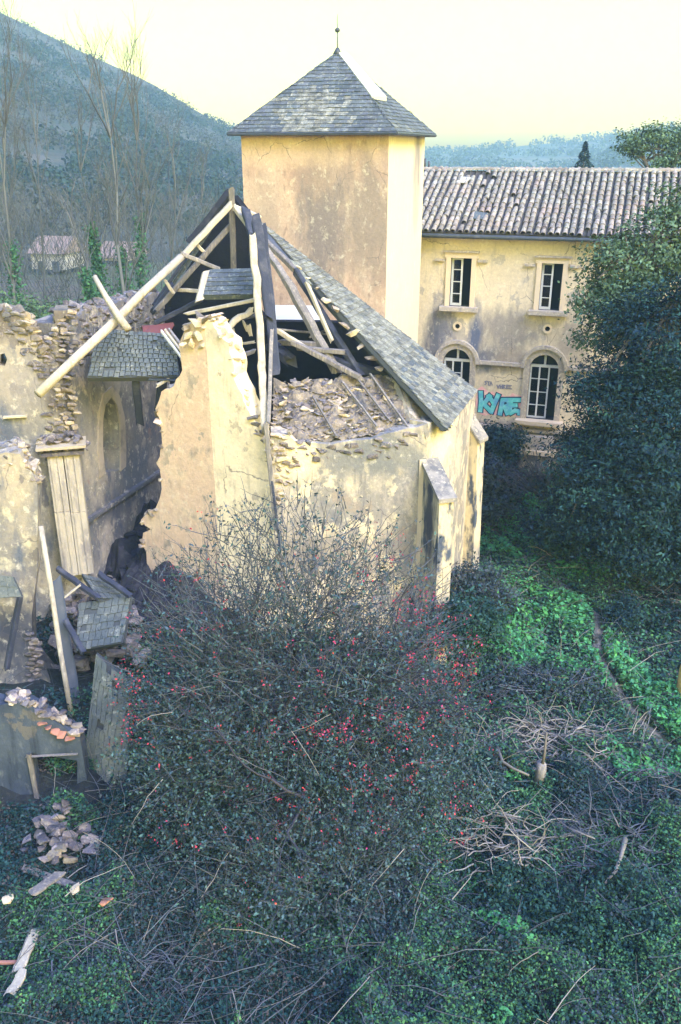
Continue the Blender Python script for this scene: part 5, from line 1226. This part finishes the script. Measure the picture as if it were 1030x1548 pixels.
# ------------------------------------------------------------------ left background: bare trees with ivy, thicket, houses
M['leaf_trunk_ivy'] = L_('trunk_ivy_leaf', (.045, .13, .055), rand=.5, hue=.03)
def bare(label, foot, top, D, r0, seed, ivy=0, nb=3, depth=4, iv='leaf_trunk_ivy', group='bare trees behind the ruin', lean=None):
    a = P(foot[0], foot[1], D); b_ = P(top[0], top[1], D); a.z = 0 if a.z > -3 else 0; rr = random.Random(seed)
    t = thing('bare_tree', label, 'tree', a, group); r0 *= .6; tw = Twigs(); tips = []
    h = b_.z - a.z; mid = [a.lerp(b_, k) + V3((rr.gauss(0, .12), rr.gauss(0, .3), 0)) * (k > 0) for k in (0, .2, .4, .6, .8, 1)]
    tw.add(np.array([tuple(q) for q in mid]), r0, r0 * .06, 6)
    for k in range(10):
        s = mid[rr.choice([1, 2, 2, 3, 4])]; d = (b_ - a).normalized() * 1.3 + V3((rr.gauss(0, .35), rr.gauss(0, .35), .2))
        grow(tw, tuple(s), tuple(d), h * .165, r0 * .42, depth, tips, spread=.28, lift=.10, nb=nb, wob=.10, shrink=.72, sides=4, rr=rr)
    tw.build('trunk', M['twig_far'], t)
    if ivy:
        n = int(ivy * 900); k = rs.rand(n) ** .8 * .55 * min(1, ivy); base = np.array(a) + (np.array(b_) - np.array(a)) * k[:, None]
        p = base + rs.normal(size=(n, 3)) * np.array([.22, .22, .25]) * (1.5 - k[:, None] * 1.5)
        np_mesh('ivy', leaf_quads(p, rs.normal(size=p.shape) + np.array([.3, -.4, .4]), .24, .7), 4, M[iv], t, 'stuff')
    return t
bare('tall bare tree with a dark ivy foot left of every other tree', (20, 468), (2, 100), 58, .24, 1, .7)
bare('slender bare tree rising between the leftmost tree and the leaning ivy trunk', (66, 470), (58, 150), 66, .15, 2, 0)
bare('leaning trunk thick with bright ivy left of the short pole', (150, 470), (104, 310), 56, .25, 3, 1.5, depth=2)
bare('bare tree whose thin ivy column leans above the short pole', (160, 460), (112, 190), 60, .18, 4, 1.7, depth=3)
bare('tallest forked bare tree left of the ruin roof', (192, 455), (155, 120), 57, .26, 5, .7)
bare('twin bare tree close behind the tallest forked one', (212, 455), (206, 130), 60, .24, 6, .9)
bare('thin bare tree nearest the broken roof', (258, 450), (262, 225), 62, .16, 7, .3)
bare('small bare tree behind the thin one, crown against the hillside', (300, 450), (310, 260), 72, .14, 8, 0)
bare('pale bare tree standing behind the leftmost rubble top', (-20, 470), (40, 180), 70, .16, 9, 0)
thm = L_('thicket_twig', (.10, .108, .11), rand=.4, rough=.9)
tw = Twigs(); rr = random.Random(71)
for k in range(3600):
    x = rr.uniform(-44, -8); y = rr.uniform(62, 92); z = rr.random() ** 1.5 * 8
    tw.add(curve((x, y, z), (rr.gauss(0, .5), rr.gauss(0, .4), 1), rr.uniform(1.2, 3.2), 4, .3, 0, rr), .028, .01)
tag(tw.build('thicket', thm), 'grey leafless thicket behind the bare trees', 'thicket', kind='stuff')
p, o_ = clumps([(np.array([-25, 57, .9]), np.array([12, 4, 2.4])), (np.array([-14, 60, .8]), np.array([6, 4, 2.2])), (np.array([-26, 58, 1.8]), np.array([4, 3, 4.2]))], 1700, 22, .3, .3, .6)
tag(np_mesh('meadow_weeds', leaf_quads(p, rs.normal(size=p.shape) * .6 + np.array([0, 0, 1]), .26, .4), 4, L_('meadow_green', (.10, .18, .07), rand=.4)), 'bright green weeds behind the rubble wall', 'weeds', kind='stuff')
for i, (px, py, D, lab) in enumerate(((75, 400, 96, 'low white house with a pinkish tile roof among the bare trees'), (175, 405, 104, 'far cream house half hidden by the forked bare tree'))):
    c = P(px, py, D); hh = thing('village_house', lab, 'house', (c.x, c.y, 0), 'far houses in the trees'); hp_ = Plane((c.x - 1.9, c.y), (c.x + 1.9, c.y - .8)); ez = c.z + 1.2
    V, F = box(hp_, 0, 0, 3.8, ez, -5, 0); mesh('wall', V, F, mat('far_house_wall', (.42, .40, .36)), hh, recalc=True)
    q = [hp_.pt(-.3, ez, .3), hp_.pt(4.1, ez, .3), hp_.pt(4.1, ez + 1.6, -2.5), hp_.pt(-.3, ez + 1.6, -2.5), hp_.pt(-.3, ez, -5.3), hp_.pt(4.1, ez, -5.3)]
    mesh('roof', q, [(0, 1, 2, 3), (3, 2, 5, 4), (0, 3, 4), (1, 5, 2)], mat('far_roof_tile', (.26, .19, .17), [(3, (.28, .22, .2), .5, .7, 1)]), hh)
    for s in (.7, 2.4): boxo('window', hp_, s, ez - 1.9, s + .8, ez - .8, .004, .03, M['zinc_dark'], hh)

# ------------------------------------------------------------------ hills
def interp(px, prof): return np.interp(px, [a for a, _ in prof], [b for _, b in prof])
def hill(name, label, prof, px0, px1, d0, d1, m, base=-1.2, nd=60, na=140, rough=2.5, power=1.15, veg=None):
    A = np.linspace(px0, px1, na); Dd = d0 + (d1 * 1.04 - d0) * np.linspace(0, 1, nd); V = np.zeros((nd, na, 3))
    tops = []
    for a in A:
        r_ = ray(float(a), float(interp(a, prof))); tops.append((r_.x / r_.y, r_.z / r_.y))
    tx = np.array([t_[0] for t_ in tops]); tz = CAM_Z + np.array([t_[1] for t_ in tops]) * d1
    for j, d in enumerate(Dd):
        u = (d - d0) / (d1 - d0); f = min(u, 1) ** power if u < 1 else 1 - (u - 1) * 1.5
        x = tx * d; z = base + (tz - base) * f + (fbm(x, np.full(na, d), .03, 4) - .5) * rough * min(1, u * 2) * (1 if u < .93 else .3)
        V[j] = np.stack([x, np.full(na, d), z], -1)
    I = (np.arange(nd - 1)[:, None] * na + np.arange(na - 1)).ravel(); F = np.stack([I, I + 1, I + na + 1, I + na], -1)
    tag(np_mesh(name, V.reshape(-1, 3), 4, m, F=F), label, kind='structure'); return V
left_prof = [(-1500, -420), (-800, -330), (-420, -230), (-150, -60), (0, 18), (60, 46), (130, 80), (200, 112), (235, 130), (280, 158), (330, 186), (370, 205), (430, 240), (520, 262), (600, 280)]
hillm = mat('wooded_slope', (.060, .068, .062), [(.05, (.105, .10, .09), .45, .6, 1), (.25, (.05, .07, .06), .48, .62, 1), (.9, (.075, .075, .07), .55, .7, 1)], bump=.6, bscale=.7)
HV = hill('wooded_hill', 'steep wooded hillside behind the bare trees', left_prof, -1500, 600, 100, 380, hillm, na=260)
right_prof = [(540, 238), (640, 231), (700, 230), (760, 223), (820, 217), (870, 214), (930, 209), (1000, 196), (1100, 176), (1300, 150), (1700, 130), (2200, 170)]
RV = hill('far_hill', 'pale far hills above the house roof', right_prof, 420, 2200, 480, 720, mat('far_wood', (.10, .125, .095), [(.02, (.15, .14, .11), .45, .6, 1), (.12, (.05, .075, .07), .5, .65, 1)]), nd=30, na=150, rough=6)
near_prof = [(780, 292), (850, 262), (880, 248), (930, 226), (970, 222), (1030, 224), (1100, 220), (1300, 200), (1700, 170), (2200, 190)]
NV = hill('middle_hill', 'blue green hill spur between the fir and the pine', near_prof, 760, 2200, 300, 520, mat('spur_wood', (.06, .085, .075), [(.04, (.10, .11, .09), .45, .6, 1), (.2, (.035, .055, .055), .5, .65, 1)]), nd=30, na=150, rough=4)
def forest(name, label, V, n, per, rad, size, m, seed, px_lim=1):
    nd, na, _ = V.shape; P0 = V[:int(nd * .93)]; j = rs.randint(0, P0.shape[0] - 1, n); i = rs.randint(0, na - 1, n); a, b_ = rs.rand(n, 1), rs.rand(n, 1)
    c = (P0[j, i] * (1 - a) + P0[j, i + 1] * a) * (1 - b_) + (P0[j + 1, i] * (1 - a) + P0[j + 1, i + 1] * a) * b_
    dens = fbm(c[:, 0], c[:, 1], .035, seed); c = c[dens > .45 + .08 * rs.rand(n)]; n = len(c)
    rr_ = rad * (.5 + .9 * rs.rand(n, 1)); d = rs.normal(size=(n * per, 3)); d /= np.linalg.norm(d, axis=1, keepdims=True); d[:, 2] = np.abs(d[:, 2]) * 1.3 - .2
    p = np.repeat(c, per, 0) + d * np.repeat(rr_, per, 0) * (.7 + .3 * rs.rand(n * per, 1)) + np.array([0, 0, 1]) * np.repeat(rr_, per, 0) * .5
    tag(np_mesh(name, leaf_quads(p, d + rs.normal(size=d.shape) * .4, size * (.6 + .8 * rs.rand(n * per)), .8), 4, m), label, 'forest', kind='stuff')
forest('evergreen_forest', 'dark evergreen trees massed on the steep hillside', HV, 12000, 26, 2.0, .75, L_('hill_evergreen', (.020, .042, .040), rand=.3), 81)
forest('bare_forest', 'grey brown leafless woods on the steep hillside', HV, 15000, 20, 1.7, .55, L_('hill_bare_twigs', (.055, .062, .062), rand=.25), 82)
forest('spur_forest', 'woods on the hill spur behind the pine', NV, 6000, 14, 2.4, 1.3, L_('spur_evergreen', (.04, .065, .055), rand=.4), 83)
forest('far_forest', 'woods on the pale far hills', RV, 9000, 12, 3.2, 1.7, L_('far_evergreen', (.06, .085, .065), rand=.4), 84)

# haze: one closed box of even, pale air round the camera and the place
hz = bpy.data.materials.new('haze'); hz.use_nodes = True; t_ = hz.node_tree; t_.nodes.remove(t_.nodes['Principled BSDF'])
pv = t_.nodes.new('ShaderNodeVolumePrincipled'); pv.inputs['Density'].default_value = HAZE; pv.inputs['Color'].default_value = (.46, .76, 1, 1); pv.inputs['Anisotropy'].default_value = 0.0
t_.links.new(pv.outputs[0], t_.nodes['Material Output'].inputs['Volume'])
b = [(x, y, z) for z in (-2, 112) for x, y in ((-700, -95), (700, -95), (700, 765), (-700, 765))]
tag(mesh('haze', b, [(3, 2, 1, 0), (4, 5, 6, 7), (0, 1, 5, 4), (1, 2, 6, 5), (2, 3, 7, 6), (3, 0, 4, 7)], hz), 'thin blue haze in the valley air', kind='stuff')
